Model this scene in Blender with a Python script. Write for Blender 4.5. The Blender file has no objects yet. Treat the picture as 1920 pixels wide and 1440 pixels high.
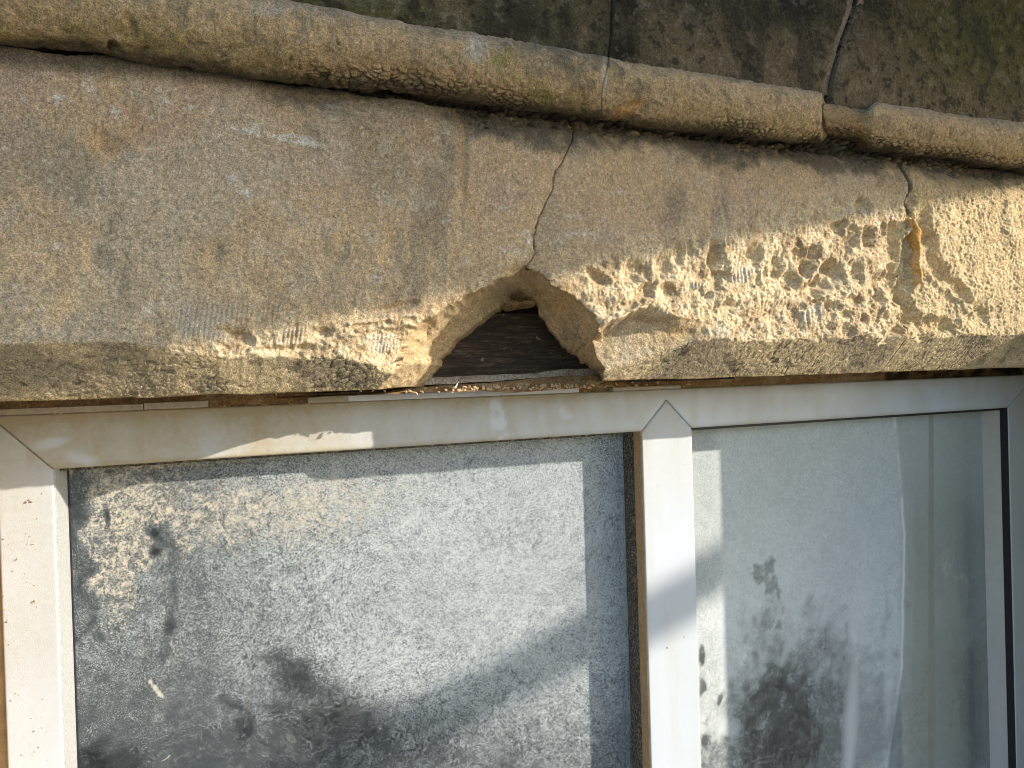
import bpy, math, random
import numpy as np
from mathutils import Vector, Matrix

random.seed(7)
R = math.radians
scene = bpy.context.scene
COL = scene.collection

# ------------------------------------------------------------------ camera
YAW, PITCH, ROLL, F = R(23.0), R(-0.5), R(-1.72), 1440.0
DF = 0.80                                     # camera to window frame face
cam_d = bpy.data.cameras.new("camera")
cam_d.sensor_width = 36.0
cam_d.lens = 36.0 * F / 1920.0
cam_d.clip_start, cam_d.clip_end = 0.01, 500
cam = bpy.data.objects.new("camera", cam_d)
COL.objects.link(cam)
CROT = (Matrix.Rotation(-YAW, 3, 'Z') @ Matrix.Rotation(R(90) + PITCH, 3, 'X') @ Matrix.Rotation(-ROLL * -1, 3, 'Z'))
cam.matrix_world = Matrix.Translation((0, -DF, 0)) @ CROT.to_4x4()
scene.camera = cam
CR = np.array(CROT)

def at(u, v, Y):
    d = CR @ np.array([(u - 960) / F, -(v - 720) / F, -1.0])
    t = (Y + DF) / d[1]
    return np.array([d[0] * t, Y, d[2] * t])

def proj(X, Y, Z):
    x, y, z = X, Y + DF, Z
    cx = CR[0, 0] * x + CR[1, 0] * y + CR[2, 0] * z
    cy = CR[0, 1] * x + CR[1, 1] * y + CR[2, 1] * z
    cz = CR[0, 2] * x + CR[1, 2] * y + CR[2, 2] * z
    return 960 + F * cx / -cz, 720 - F * cy / -cz

# ------------------------------------------------------------------ light
SUN = Vector((1.57, -1.0, 0.62))              # towards the sun
world = bpy.data.worlds.new("World")
scene.world = world
world.use_nodes = True
wn = world.node_tree.nodes
sky = wn.new('ShaderNodeTexSky')
sky.sky_type = 'NISHITA'
sky.sun_disc = False
sky.sun_elevation = math.atan2(SUN.z, math.hypot(SUN.x, SUN.y))
sky.sun_rotation = math.atan2(SUN.x, SUN.y)
sky.ozone_density = 1.6
sky.dust_density = 0.6
bg = wn['Background']
bg.inputs['Strength'].default_value = 0.15
world.node_tree.links.new(sky.outputs[0], bg.inputs[0])
sd = bpy.data.lights.new("sun", 'SUN')
sd.energy = 3.2
sd.angle = R(0.55)
sd.color = (1.0, 0.91, 0.78)
so = bpy.data.objects.new("sun", sd)
so.rotation_euler = SUN.to_track_quat('Z', 'Y').to_euler()
COL.objects.link(so)
scene.view_settings.view_transform = 'Standard'
scene.view_settings.look = 'None'
scene.view_settings.gamma = 1
scene.view_settings.exposure = 1.2
scene.cycles.filter_width = 1.0
scene.cycles.max_bounces = 8
scene.cycles.transparent_max_bounces = 12

# ------------------------------------------------------------------ helpers
def tag(o, label=None, cat=None, group=None, kind=None):
    if label: o['label'] = label
    if cat: o['category'] = cat
    if group: o['group'] = group
    if kind: o['kind'] = kind
    return o

def empty(name, loc=(0, 0, 0)):
    o = bpy.data.objects.new(name, None)
    o.location = loc
    o.empty_display_size = 0.05
    COL.objects.link(o)
    return o

_rng = np.random.RandomState(11)
TAB = _rng.rand(16, 256, 256).astype(np.float32)
def vn(x, y, s=0):
    xi = np.floor(x).astype(np.int64); yi = np.floor(y).astype(np.int64)
    fx = x - xi; fy = y - yi
    fx = fx * fx * (3 - 2 * fx); fy = fy * fy * (3 - 2 * fy)
    T = TAB[s % 16]
    a, b = xi & 255, (xi + 1) & 255
    c, d = yi & 255, (yi + 1) & 255
    return ((T[a, c] * (1 - fx) + T[b, c] * fx) * (1 - fy) + (T[a, d] * (1 - fx) + T[b, d] * fx) * fy) * 2 - 1
def fbm(x, y, f, o=4, s=0, g=0.5):
    r = 0; a = 1.0; t = 0
    for k in range(o):
        ang = 0.6 + k * 1.3
        xr = x * math.cos(ang) - y * math.sin(ang); yr = x * math.sin(ang) + y * math.cos(ang)
        r = r + a * vn(xr * f + 17.3 * k, yr * f + 5.1 * k, s + k); t += a; a *= g; f *= 2.03
    return r / t
def worley(x, y, f, s=0):
    """distance to nearest and second nearest feature point, and the cell's own random value"""
    x = x * f; y = y * f
    xi = np.floor(x).astype(np.int64); yi = np.floor(y).astype(np.int64)
    d1 = np.full(x.shape, 9.0, np.float32); d2 = d1.copy(); idv = d1 * 0
    for i in (-1, 0, 1):
        for j in (-1, 0, 1):
            a = (xi + i) & 255; b = (yi + j) & 255
            px = xi + i + TAB[s % 16][a, b]; py = yi + j + TAB[(s + 5) % 16][a, b]
            d = np.hypot(x - px, y - py)
            n = d < d1
            d2 = np.where(n, d1, np.minimum(d2, d)); d1 = np.where(n, d, d1)
            idv = np.where(n, TAB[(s + 9) % 16][a, b], idv)
    return d1, d2, idv
def ss(a, b, x):
    t = np.clip((x - a) / (b - a), 0, 1)
    return t * t * (3 - 2 * t)
def ell(U, V, u, v, ru, rv, ang=0, soft=0.5):
    """1 inside the ellipse, falling to 0 over its outer part"""
    a = R(ang); du = U - u; dv = V - v
    p = (du * math.cos(a) + dv * math.sin(a)) / ru
    q = (-du * math.sin(a) + dv * math.cos(a)) / rv
    return 1 - ss(1 - soft, 1 + soft, np.sqrt(p * p + q * q))
def pld(U, V, pts, closed=False):
    d = np.full(U.shape, 1e9)
    n = len(pts)
    for i in range(n if closed else n - 1):
        (ax, ay), (bx, by) = pts[i], pts[(i + 1) % n]
        dx, dy = bx - ax, by - ay
        t = np.clip(((U - ax) * dx + (V - ay) * dy) / (dx * dx + dy * dy + 1e-9), 0, 1)
        d = np.minimum(d, np.hypot(U - ax - t * dx, V - ay - t * dy))
    return d
def inpoly(U, V, pts):
    r = np.zeros(U.shape, bool)
    n = len(pts)
    for i in range(n):
        (ax, ay), (bx, by) = pts[i], pts[(i + 1) % n]
        if ay == by: continue
        c = ((ay > V) != (by > V)) & (U < (bx - ax) * (V - ay) / (by - ay) + ax)
        r ^= c
    return r
def curve_u(pts, V):
    """u of a polyline at heights V"""
    p = sorted(pts, key=lambda q: q[1])
    return np.interp(V, [q[1] for q in p], [q[0] for q in p])
def mixc(c, k, m):
    return c * (1 - m[..., None]) + np.array(k, np.float32) * m[..., None]

def link(name, me, mat, parent=None):
    o = bpy.data.objects.new(name, me)
    if mat: me.materials.append(mat)
    if parent: o.parent = parent
    COL.objects.link(o)
    return o

def grid(name, P, mat, parent=None, mask=None, ext=None, attrs=None, col=None, smooth=True, skirt_col=None):
    """P[nz,nx,3] grid of points -> mesh; ext: every open border is carried back by this vector"""
    nz, nx = P.shape[:2]
    idx = np.arange(nz * nx).reshape(nz, nx)
    q = np.stack([idx[:-1, :-1], idx[:-1, 1:], idx[1:, 1:], idx[1:, :-1]], -1)
    q = q[mask] if mask is not None else q.reshape(-1, 4)
    used = np.zeros(nz * nx, bool); used[q.ravel()] = True
    remap = np.cumsum(used) - 1
    q = remap[q]
    co = P.reshape(-1, 3)[used]
    n0 = len(co)
    src = np.arange(n0)
    if ext is not None:
        e = np.concatenate([q[:, [0, 1]], q[:, [1, 2]], q[:, [2, 3]], q[:, [3, 0]]])
        key = np.sort(e, 1); k = key[:, 0].astype(np.int64) * n0 + key[:, 1]
        u_, inv, cnt = np.unique(k, return_inverse=True, return_counts=True)
        be = e[cnt[inv] == 1]
        bv = np.unique(be)
        m2 = np.full(n0, -1); m2[bv] = np.arange(len(bv)) + n0
        ext = np.asarray(ext, float)
        co = np.concatenate([co, co[bv] + (ext if ext.ndim == 1 else ext)])
        src = np.concatenate([src, bv])
        sq = np.stack([be[:, 1], be[:, 0], m2[be[:, 0]], m2[be[:, 1]]], -1)
        q = np.concatenate([q, sq])
    me = bpy.data.meshes.new(name)
    me.vertices.add(len(co)); me.vertices.foreach_set('co', co.astype(np.float32).ravel())
    me.loops.add(len(q) * 4); me.loops.foreach_set('vertex_index', q.astype(np.int32).ravel())
    me.polygons.add(len(q)); me.polygons.foreach_set('loop_start', (np.arange(len(q)) * 4).astype(np.int32))
    me.polygons.foreach_set('loop_total', np.full(len(q), 4, np.int32))
    me.update(calc_edges=True)
    if smooth: me.polygons.foreach_set('use_smooth', np.ones(len(q), bool))
    if col is not None:
        c = col.reshape(-1, 3)[used][src]
        a = me.color_attributes.new('tone', 'FLOAT_COLOR', 'POINT')
        a.data.foreach_set('color', np.concatenate([c, np.ones((len(c), 1))], 1).astype(np.float32).ravel())
    for k, v in (attrs or {}).items():
        a = me.attributes.new(k, 'FLOAT', 'POINT')
        a.data.foreach_set('value', v.reshape(-1)[used][src].astype(np.float32))
    return link(name, me, mat, parent)

class MB:
    def __init__(s): s.v = []; s.f = []
    def box(s, a, b):
        n = len(s.v)
        for z in (a[2], b[2]):
            for x, y in ((a[0], a[1]), (b[0], a[1]), (b[0], b[1]), (a[0], b[1])): s.v.append((x, y, z))
        for q in ((0, 3, 2, 1), (4, 5, 6, 7), (0, 1, 5, 4), (1, 2, 6, 5), (2, 3, 7, 6), (3, 0, 4, 7)):
            s.f.append([n + i for i in q])
    def prism(s, poly, d):
        """poly: list of 3-D points, carried along d"""
        n = len(s.v); k = len(poly)
        s.v += [tuple(p) for p in poly] + [tuple(np.array(p) + np.array(d)) for p in poly]
        s.f.append([n + i for i in range(k)]); s.f.append([n + k + i for i in reversed(range(k))])
        for i in range(k):
            j = (i + 1) % k
            s.f.append([n + j, n + i, n + k + i, n + k + j])
    def tube(s, pts, r, n=14, cap=True):
        pts = [Vector(p) for p in pts]; b = len(s.v)
        rs = r if isinstance(r, (list, tuple)) else [r] * len(pts)
        for i, p in enumerate(pts):
            t = (pts[min(i + 1, len(pts) - 1)] - pts[max(i - 1, 0)]).normalized()
            a = t.cross(Vector((0, 1, 0.13))).normalized(); c = t.cross(a)
            for k in range(n):
                w = 2 * math.pi * k / n
                s.v.append(tuple(p + (a * math.cos(w) + c * math.sin(w)) * rs[i]))
        for i in range(len(pts) - 1):
            for k in range(n):
                k2 = (k + 1) % n
                s.f.append([b + i * n + k, b + i * n + k2, b + (i + 1) * n + k2, b + (i + 1) * n + k])
        if cap:
            s.f.append([b + k for k in reversed(range(n))]); s.f.append([b + (len(pts) - 1) * n + k for k in range(n)])
    def build(s, name, mat, parent=None, bevel=0, smooth=False):
        import bmesh
        me = bpy.data.meshes.new(name)
        me.from_pydata(s.v, [], s.f)
        bm = bmesh.new(); bm.from_mesh(me)
        bmesh.ops.recalc_face_normals(bm, faces=bm.faces)
        if bevel: bmesh.ops.bevel(bm, geom=list(bm.edges), offset=bevel, segments=2, affect='EDGES', profile=0.6)
        bm.to_mesh(me); bm.free()
        if smooth: me.polygons.foreach_set('use_smooth', [True] * len(me.polygons))
        return link(name, me, mat, parent)

# ------------------------------------------------------------------ materials
def new_mat(name):
    m = bpy.data.materials.new(name); m.use_nodes = True
    nt = m.node_tree
    return m, nt, nt.nodes, nt.links, nt.nodes['Principled BSDF']
def noise(nt, vec, scale, detail=4, rough=0.55, dist=0):
    n = nt.nodes.new('ShaderNodeTexNoise')
    n.inputs['Scale'].default_value = scale; n.inputs['Detail'].default_value = detail
    n.inputs['Roughness'].default_value = rough; n.inputs['Distortion'].default_value = dist
    nt.links.new(vec, n.inputs['Vector'])
    return n.outputs[0]
def ramp(nt, fac, stops):
    r = nt.nodes.new('ShaderNodeValToRGB'); nt.links.new(fac, r.inputs[0])
    e = r.color_ramp.elements
    while len(e) < len(stops): e.new(0.5)
    for el, (p, c) in zip(e, stops):
        el.position = p; el.color = (*c, 1) if len(c) == 3 else c
    return r.outputs[0]
def mth(nt, op, a, b=None, clamp=False, c=None):
    n = nt.nodes.new('ShaderNodeMath'); n.operation = op; n.use_clamp = clamp
    for i, x in enumerate((a, b, c)):
        if x is None: continue
        if isinstance(x, (int, float)): n.inputs[i].default_value = x
        else: nt.links.new(x, n.inputs[i])
    return n.outputs[0]
def mixn(nt, fac, a, b, mode='MIX'):
    n = nt.nodes.new('ShaderNodeMix'); n.data_type = 'RGBA'; n.blend_type = mode
    for i, x in ((0, fac), (6, a), (7, b)):
        if isinstance(x, (int, float)): n.inputs[i].default_value = x
        elif isinstance(x, tuple): n.inputs[i].default_value = (*x, 1)
        else: nt.links.new(x, n.inputs[i])
    return n.outputs[2]
def bump(nt, h, strength, dist, bs):
    b = nt.nodes.new('ShaderNodeBump'); b.inputs['Strength'].default_value = strength
    b.inputs['Distance'].default_value = dist
    nt.links.new(h, b.inputs['Height']); nt.links.new(b.outputs[0], bs.inputs['Normal'])
def pos(nt):
    return nt.nodes.new('ShaderNodeNewGeometry').outputs['Position']

def stone_material(name, b=0.0008, speck=0.35):
    m, nt, N, L, bs = new_mat(name)
    a = N.new('ShaderNodeAttribute'); a.attribute_name = 'tone'
    p = pos(nt)
    g1 = noise(nt, p, 900, 3, 0.7)
    g2 = noise(nt, p, 330, 4, 0.7)
    f = ramp(nt, g1, [(0.30, (1 - speck, 1 - speck, 1 - speck)), (0.5, (1, 1, 1)), (0.72, (1 + speck * 1.2,) * 3)])
    f2 = ramp(nt, g2, [(0.32, (1 - speck * .5,) * 3), (0.5, (1, 1, 1)), (0.7, (1 + speck * .7,) * 3)])
    c = mixn(nt, 1.0, a.outputs['Color'], f, 'MULTIPLY')
    c = mixn(nt, 1.0, c, f2, 'MULTIPLY')
    L.new(c, bs.inputs['Base Color'])
    bs.inputs['Roughness'].default_value = 0.95
    bs.inputs['Specular IOR Level'].default_value = 0.15
    h = mth(nt, 'ADD', mth(nt, 'MULTIPLY', g1, 0.6), g2)
    bump(nt, h, 0.9, b, bs)
    return m
M_STONE = stone_material('sandstone', 0.0020, 0.55)
M_STONE_DARK = stone_material('weathered_sandstone', 0.0022, 0.55)

def plain(name, c, rough=0.8, var=0.15, scale=30, spec=0.3, bmp=0, bscale=400):
    m, nt, N, L, bs = new_mat(name)
    p = pos(nt)
    n = noise(nt, p, scale, 5, 0.6)
    L.new(mixn(nt, 1.0, c, ramp(nt, n, [(0.3, (1 - var,) * 3), (0.7, (1 + var,) * 3)]), 'MULTIPLY'), bs.inputs['Base Color'])
    bs.inputs['Roughness'].default_value = rough
    bs.inputs['Specular IOR Level'].default_value = spec
    if bmp: bump(nt, noise(nt, p, bscale, 4, 0.7), 0.8, bmp, bs)
    return m

# uPVC with a film of sandstone dust; attribute dust = how thick
def upvc_material():
    m, nt, N, L, bs = new_mat('dusty_white_plastic')
    p = pos(nt)
    a = N.new('ShaderNodeAttribute'); a.attribute_name = 'dust'
    d = a.outputs['Fac']
    n1 = noise(nt, p, 160, 6, 0.7); n2 = noise(nt, p, 1100, 3, 0.7); n3 = noise(nt, p, 14, 5, 0.6)
    k = mth(nt, 'ADD', mth(nt, 'MULTIPLY', n1, 0.5), mth(nt, 'MULTIPLY', n2, 0.5))
    k = mth(nt, 'ADD', mth(nt, 'MULTIPLY', mth(nt, 'SUBTRACT', k, 0.5), 1.1), mth(nt, 'MULTIPLY', mth(nt, 'SUBTRACT', n3, 0.5), 0.5))
    fac = mth(nt, 'ADD', d, mth(nt, 'MULTIPLY', k, mth(nt, 'MULTIPLY', d, 2.2)), True)
    c = mixn(nt, fac, (0.50, 0.545, 0.605), (0.37, 0.32, 0.225))
    # loose crumbs stuck on the face
    v = N.new('ShaderNodeTexVoronoi'); v.inputs['Scale'].default_value = 55; L.new(p, v.inputs['Vector'])
    r = mth(nt, 'MULTIPLY', N.new('ShaderNodeSeparateColor').outputs[0], 1.0)
    sp = N.new('ShaderNodeSeparateColor'); L.new(v.outputs['Color'], sp.inputs[0])
    crumb = mth(nt, 'LESS_THAN', v.outputs['Distance'], mth(nt, 'MULTIPLY', mth(nt, 'SUBTRACT', sp.outputs[0], 0.72), 0.35))
    c = mixn(nt, mth(nt, 'MULTIPLY', crumb, 0.7), c, (0.40, 0.27, 0.14))
    L.new(c, bs.inputs['Base Color'])
    L.new(mth(nt, 'MULTIPLY_ADD', fac, 0.5, c=0.32), bs.inputs['Roughness'])
    bs.inputs['Specular IOR Level'].default_value = 0.4
    bump(nt, mth(nt, 'MULTIPLY', mth(nt, 'ADD', n2, n1), fac), 0.5, 0.0006, bs)
    return m
M_UPVC = upvc_material()
M_GREY_BEAD = plain('dusty_grey_bead', (0.33, 0.34, 0.34), 0.5, 0.25, 500, 0.4)
M_TAN = plain('dust_coated_edge', (0.36, 0.235, 0.125), 0.85, 0.2, 200, 0.2, 0.0004, 700)

def gasket_material():
    m, nt, N, L, bs = new_mat('black_gasket_with_dust')
    p = pos(nt)
    k = noise(nt, p, 420, 5, 0.75)
    f = ramp(nt, k, [(0.50, (0, 0, 0)), (0.60, (1, 1, 1))])
    L.new(mixn(nt, f, (0.018, 0.018, 0.02), (0.30, 0.24, 0.16)), bs.inputs['Base Color'])
    bs.inputs['Roughness'].default_value = 0.7
    return m
M_GASKET = gasket_material()
M_BLACK = plain('black_rubber', (0.02, 0.021, 0.025), 0.5, 0.3, 300)

def pane_material(name, film_a, film_b, sand_c, FIB=0.9, STRK=(0.60, 0.56, 0.47)):
    """clear glass under a film: attributes film (haze), grit (speckle density), sand (thick buff dust)"""
    m, nt, N, L, bs = new_mat(name)
    out = N['Material Output']
    p = pos(nt)
    at_ = []
    for k in ('film', 'grit', 'sand', 'streak'):
        a = N.new('ShaderNodeAttribute'); a.attribute_name = k; at_.append(a.outputs['Fac'])
    film, grit, sand, streak = at_
    # fine thread-like speckle: two warped noises, ridged
    n1 = noise(nt, p, 300, 3, 0.6, 1.8)
    n2 = noise(nt, p, 480, 3, 0.65, 1.4)
    n3 = noise(nt, p, 60, 4, 0.6, 0.5)
    rid = mth(nt, 'SUBTRACT', 1.0, mth(nt, 'MULTIPLY', mth(nt, 'ABSOLUTE', mth(nt, 'SUBTRACT', n1, 0.5)), 9.0), True)
    rid2 = mth(nt, 'SUBTRACT', 1.0, mth(nt, 'MULTIPLY', mth(nt, 'ABSOLUTE', mth(nt, 'SUBTRACT', n2, 0.5)), 8.0), True)
    th = mth(nt, 'ADD', mth(nt, 'MULTIPLY', rid, 0.55), mth(nt, 'MULTIPLY', rid2, 0.45))
    cut = mth(nt, 'SUBTRACT', 1.0, mth(nt, 'ADD', grit, mth(nt, 'MULTIPLY', mth(nt, 'SUBTRACT', n3, 0.5), 0.5)))
    spk = mth(nt, 'MULTIPLY', mth(nt, 'SUBTRACT', th, mth(nt, 'MULTIPLY', cut, 0.85)), 3.0, True)
    # sparse bright fibres, tilted
    mp = N.new('ShaderNodeMapping'); mp.inputs['Rotation'].default_value = (0, R(18), 0); mp.inputs['Scale'].default_value = (1, 1, 2.0); L.new(p, mp.inputs[0])
    f3 = noise(nt, mp.outputs[0], 105, 3, 0.6, 1.5); f4 = noise(nt, p, 45, 2, 0.5)
    fib = mth(nt, 'SUBTRACT', 1.0, mth(nt, 'MULTIPLY', mth(nt, 'ABSOLUTE', mth(nt, 'SUBTRACT', f3, 0.5)), 24.0), True)
    fib = mth(nt, 'MULTIPLY', fib, mth(nt, 'MULTIPLY', mth(nt, 'SUBTRACT', f4, 0.42), 7.0, True))
    fib = mth(nt, 'MULTIPLY', fib, mth(nt, 'MULTIPLY', grit, 2.6, True))
    spk = mth(nt, 'MAXIMUM', spk, mth(nt, 'MULTIPLY', fib, FIB))
    # thick sand grains
    s1 = noise(nt, p, 430, 4, 0.8, 0.8)
    s2 = noise(nt, p, 120, 4, 0.6, 0.6)
    sg = mth(nt, 'ADD', mth(nt, 'MULTIPLY', s1, 0.62), mth(nt, 'MULTIPLY', s2, 0.38))
    sa = mth(nt, 'MULTIPLY', mth(nt, 'SUBTRACT', sg, mth(nt, 'SUBTRACT', 0.74, mth(nt, 'MULTIPLY', sand, 0.36))), 8.0, True)
    f1 = mth(nt, 'MULTIPLY', film, mth(nt, 'ADD', 0.8, mth(nt, 'MULTIPLY', noise(nt, p, 180, 4, 0.7, 0.6), 0.4)), True)
    alpha = mth(nt, 'MAXIMUM', mth(nt, 'MAXIMUM', f1, mth(nt, 'MULTIPLY', spk, mth(nt, 'MULTIPLY_ADD', grit, 0.5, c=0.5), True)), mth(nt, 'MAXIMUM', sa, streak))
    c = mixn(nt, spk, film_a, film_b)
    c = mixn(nt, mth(nt, 'MULTIPLY', sa, 0.85), c, sand_c)
    c = mixn(nt, mth(nt, 'MULTIPLY', streak, 0.9, True), c, STRK)
    bs.inputs['Roughness'].default_value = 0.85
    bs.inputs['Specular IOR Level'].default_value = 0.2
    L.new(c, bs.inputs['Base Color'])
    tl = N.new('ShaderNodeBsdfTranslucent'); L.new(c, tl.inputs[0])
    film_sh = N.new('ShaderNodeMixShader'); film_sh.inputs[0].default_value = 0.22
    L.new(bs.outputs[0], film_sh.inputs[1]); L.new(tl.outputs[0], film_sh.inputs[2])
    gl = N.new('ShaderNodeBsdfGlossy'); gl.inputs['Roughness'].default_value = 0.03
    tr = N.new('ShaderNodeBsdfTransparent'); tr.inputs[0].default_value = (0.90, 0.90, 0.88, 1)
    fr = N.new('ShaderNodeFresnel'); fr.inputs[0].default_value = 1.52
    g = N.new('ShaderNodeMixShader')
    L.new(mth(nt, 'MULTIPLY', fr.outputs[0], 1.7, True), g.inputs[0]); L.new(tr.outputs[0], g.inputs[1]); L.new(gl.outputs[0], g.inputs[2])
    mx = N.new('ShaderNodeMixShader')
    L.new(alpha, mx.inputs[0]); L.new(g.outputs[0], mx.inputs[1]); L.new(film_sh.outputs[0], mx.inputs[2])
    L.new(mx.outputs[0], out.inputs[0])
    return m
M_PANE_L = pane_material('dusty_glass', (0.20, 0.25, 0.28), (0.66, 0.71, 0.73), (0.60, 0.53, 0.41))
M_PANE_R = pane_material('misted_glass', (0.58, 0.65, 0.66), (0.88, 0.91, 0.90), (0.5, 0.45, 0.36), 0.5, (0.92, 0.92, 0.90))  # mist film kept pale to stand in for reflected sky too

# ------------------------------------------------------------------ lintel: one eroded face, three stones
YS = -0.16                                    # stone face
ZB, CH = -0.007, 0.041                        # lower edge, chamfer size
ZT = 0.240
DX = 0.00085
xs = np.arange(-0.34, 1.30, DX); zs = np.arange(ZB, ZT + 0.012, DX)
X, Z = np.meshgrid(xs, zs)
U, V = proj(X, YS, Z)
wx = X + 0.004 * fbm(X, Z, 30, 3, 3); wz = Z + 0.004 * fbm(X, Z, 30, 3, 5)

HOLE = [(797, 760), (812, 716), (816, 698), (822, 673), (838, 655), (853, 639), (872, 618), (895, 600), (915, 583), (934, 572),
        (950, 562), (962, 545), (972, 539), (985, 548), (1002, 563), (1012, 582), (1021, 594), (1030, 615), (1041, 631), (1060, 648), (1078, 659),
        (1100, 672), (1126, 690), (1154, 710), (1164, 722), (1172, 760)]
LIP = [(690, 780), (720, 740), (748, 700), (765, 650), (780, 612), (810, 594), (850, 570), (900, 541), (957, 516), (990, 494), (1019, 512), (1041, 533),
       (1083, 558), (1108, 584), (1124, 606), (1142, 640), (1158, 680), (1174, 722), (1180, 780)]
jit = 7.0 * fbm(X, Z, 110, 4, 2)
Uj, Vj = U + jit, V + 7.0 * fbm(X, Z, 120, 4, 7)
in_h = inpoly(Uj, Vj, HOLE); in_l = inpoly(Uj, Vj, LIP)
d_h = pld(Uj, Vj, HOLE, True); d_l = pld(Uj, Vj, LIP, True)
t = np.where(in_l, d_l / (d_l + d_h + 1e-6), 0.0); t[in_h] = 1.0
DH = 0.088
scoop = DH * (0.25 * t + 0.75 * t ** (0.26 + 0.2 * ss(900, 1010, U)))
roundlip = 0.006 * np.exp(-d_l / 11.0) * (~in_l) * (V < 700) * (0.6 + 0.8 * fbm(X, Z, 50, 3, 6))

# zones
low = ss(560, 650, V + 12 * fbm(X, Z, 14, 3, 4))                   # eroded lower band on the left stone
rightz = ss(1030, 1130, U) * ss(395, 500, V + 0.18 * (U - 1200) + 20 * fbm(X, Z, 18, 3, 6))
leftz = (1 - ss(960, 1040, U)) * np.clip(low * ss(240, 380, U) + 0.55 * ss(430, 560, V) * ss(650, 950, U), 0, 1)
farz = ss(1690, 1720, U) * ss(330, 360, V)
S2 = [(1062, 640), (1100, 612), (1124, 604), (1160, 590), (1216, 560), (1275, 588), (1320, 600), (1335, 640), (1290, 690), (1240, 720), (1150, 790), (1080, 790)]
Us, Vs = U + 14 * fbm(X, Z, 40, 4, 3), V + 12 * fbm(X, Z, 45, 4, 8)
in2 = inpoly(Us, Vs, S2); m2 = ss(0, 34, pld(Us, Vs, S2, True)) * in2
S2MASK = m2
W = np.clip(rightz + leftz + farz, 0, 1) * (1 - 0.8 * ss(0.05, 0.5, m2))

# relief, in metres inwards
H = 0.0025 * fbm(X, Z, 5, 3, 1) + 0.0016 * fbm(X, Z, 24, 4, 2) + 0.0007 * fbm(X, Z, 160, 3, 3)
H += 0.0006 * fbm(X, Z, 420, 3, 8) + 0.0014 * ss(400, 580, V) * fbm(X, Z, 150, 4, 11)
rg = np.abs(fbm(wx, wz * 0.72, 95, 4, 9)); rg2 = np.abs(fbm(wx + 0.002 * fbm(X, Z, 90, 2, 1), wz * 0.9, 230, 3, 12))
rg = rg * (1 - 0.6 * farz) + 0.1 * farz
H += W * (0.0020 * (0.25 - rg) + 0.0011 * (0.25 - rg2) + 0.0010 * fbm(wx, wz, 190, 4, 4))
H += W * (0.0034 * fbm(X, Z * 0.45, 40, 3, 10) + 0.0013 * fbm(X, Z, 360, 3, 2))
d1, d2, idv = worley(wx, wz * 0.8, 62, 4)
pitzone = ell(U, V, 1590, 520, 130, 120, 0, 0.4) + 0.5 * ell(U, V, 1300, 520, 190, 70, -8, 0.5)
H += np.clip(pitzone, 0, 1) * (idv > 0.62) * 0.005 * (1 - ss(0.12, 0.48, d1 + 0.25 * fbm(X, Z, 120, 3, 1)))
PITS = [(1415, 478, 13, 20, 0, 5), (1500, 480, 12, 12, 0, 5), (1528, 470, 9, 9, 0, 5), (1572, 425, 12, 9, 0, 5), (1600, 432, 11, 9, 0, 4),
        (1598, 450, 9, 10, 0, 5), (1628, 445, 10, 18, 0, 6), (1617, 385, 11, 14, 0, 5), (1560, 500, 14, 12, 20, 6), (1515, 500, 10, 18, 10, 6), (1560, 515, 22, 18, 0, 5),
        (1655, 530, 17, 16, 0, 6), (1605, 510, 10, 22, 0, 5), (1480, 530, 16, 17, 0, 5), (1540, 535, 18, 14, 0, 5), (1455, 505, 10, 30, 0, 4),
        (1340, 480, 12, 26, 5, 5), (1352, 505, 10, 15, 0, 4), (1275, 475, 10, 16, 0, 4), (1298, 470, 9, 14, 0, 4), (1345, 525, 18, 15, 0, 5),
        (1190, 510, 22, 18, -30, 5), (1245, 500, 14, 20, 20, 4), (1210, 545, 20, 12, -30, 4), (1255, 545, 16, 14, 0, 4), (1520, 545, 30, 12, -20, 4),
        (1565, 575, 14, 8, 0, 4), (1605, 565, 12, 9, 0, 4), (1650, 560, 10, 9, 0, 4), (1590, 590, 9, 7, 0, 3), (1540, 565, 8, 5, 0, 3), (1365, 580, 24, 12, -20, 4),
        (1470, 590, 45, 26, 0, 4), (1405, 610, 26, 20, -10, 3), (1560, 600, 9, 20, 10, 3), (1590, 620, 14, 10, 0, 3), (1760, 610, 35, 12, 10, 5), (1800, 545, 28, 10, 55, 5),
        (1735, 420, 12, 34, 0, 6), (1747, 460, 10, 22, 0, 4), (1760, 505, 14, 30, -25, 6), (1835, 590, 14, 16, 0, 4),
        (1120, 520, 26, 9, 25, 4), (1340, 395, 9, 46, 3, 2.2), (1358, 380, 6, 40, -6, 1.5), (868, 330, 7, 90, 2, 1.2), (905, 330, 20, 80, 4, 1.0), (450, 630, 26, 9, 25, 3), (545, 655, 50, 8, 0, 3),
        (610, 622, 14, 9, 0, 3), (745, 577, 36, 8, -10, 3), (610, 480, 18, 30, 0, 1.6), (400, 480, 14, 26, 0, 1.6), (180, 480, 20, 40, 0, 1.6), (735, 470, 14, 34, 12, 2),
        (190, 265, 26, 20, 10, 2.5), (215, 295, 30, 12, -20, 1.5), (640, 470, 12, 26, 14, 1.8), (820, 480, 16, 36, 10, 2)]
for u, v, ru, rv, a, dp in PITS:
    if u > 1400 or u < 1000: k = 0.5
    else: k = 0.5
    H += ell(Uj, Vj, u, v, ru, rv, a, 0.6) * dp * 0.0017
# broad hollows

H += ell(U, V, 1420, 650, 120, 28, -5, 0.6) * 0.003

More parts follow.
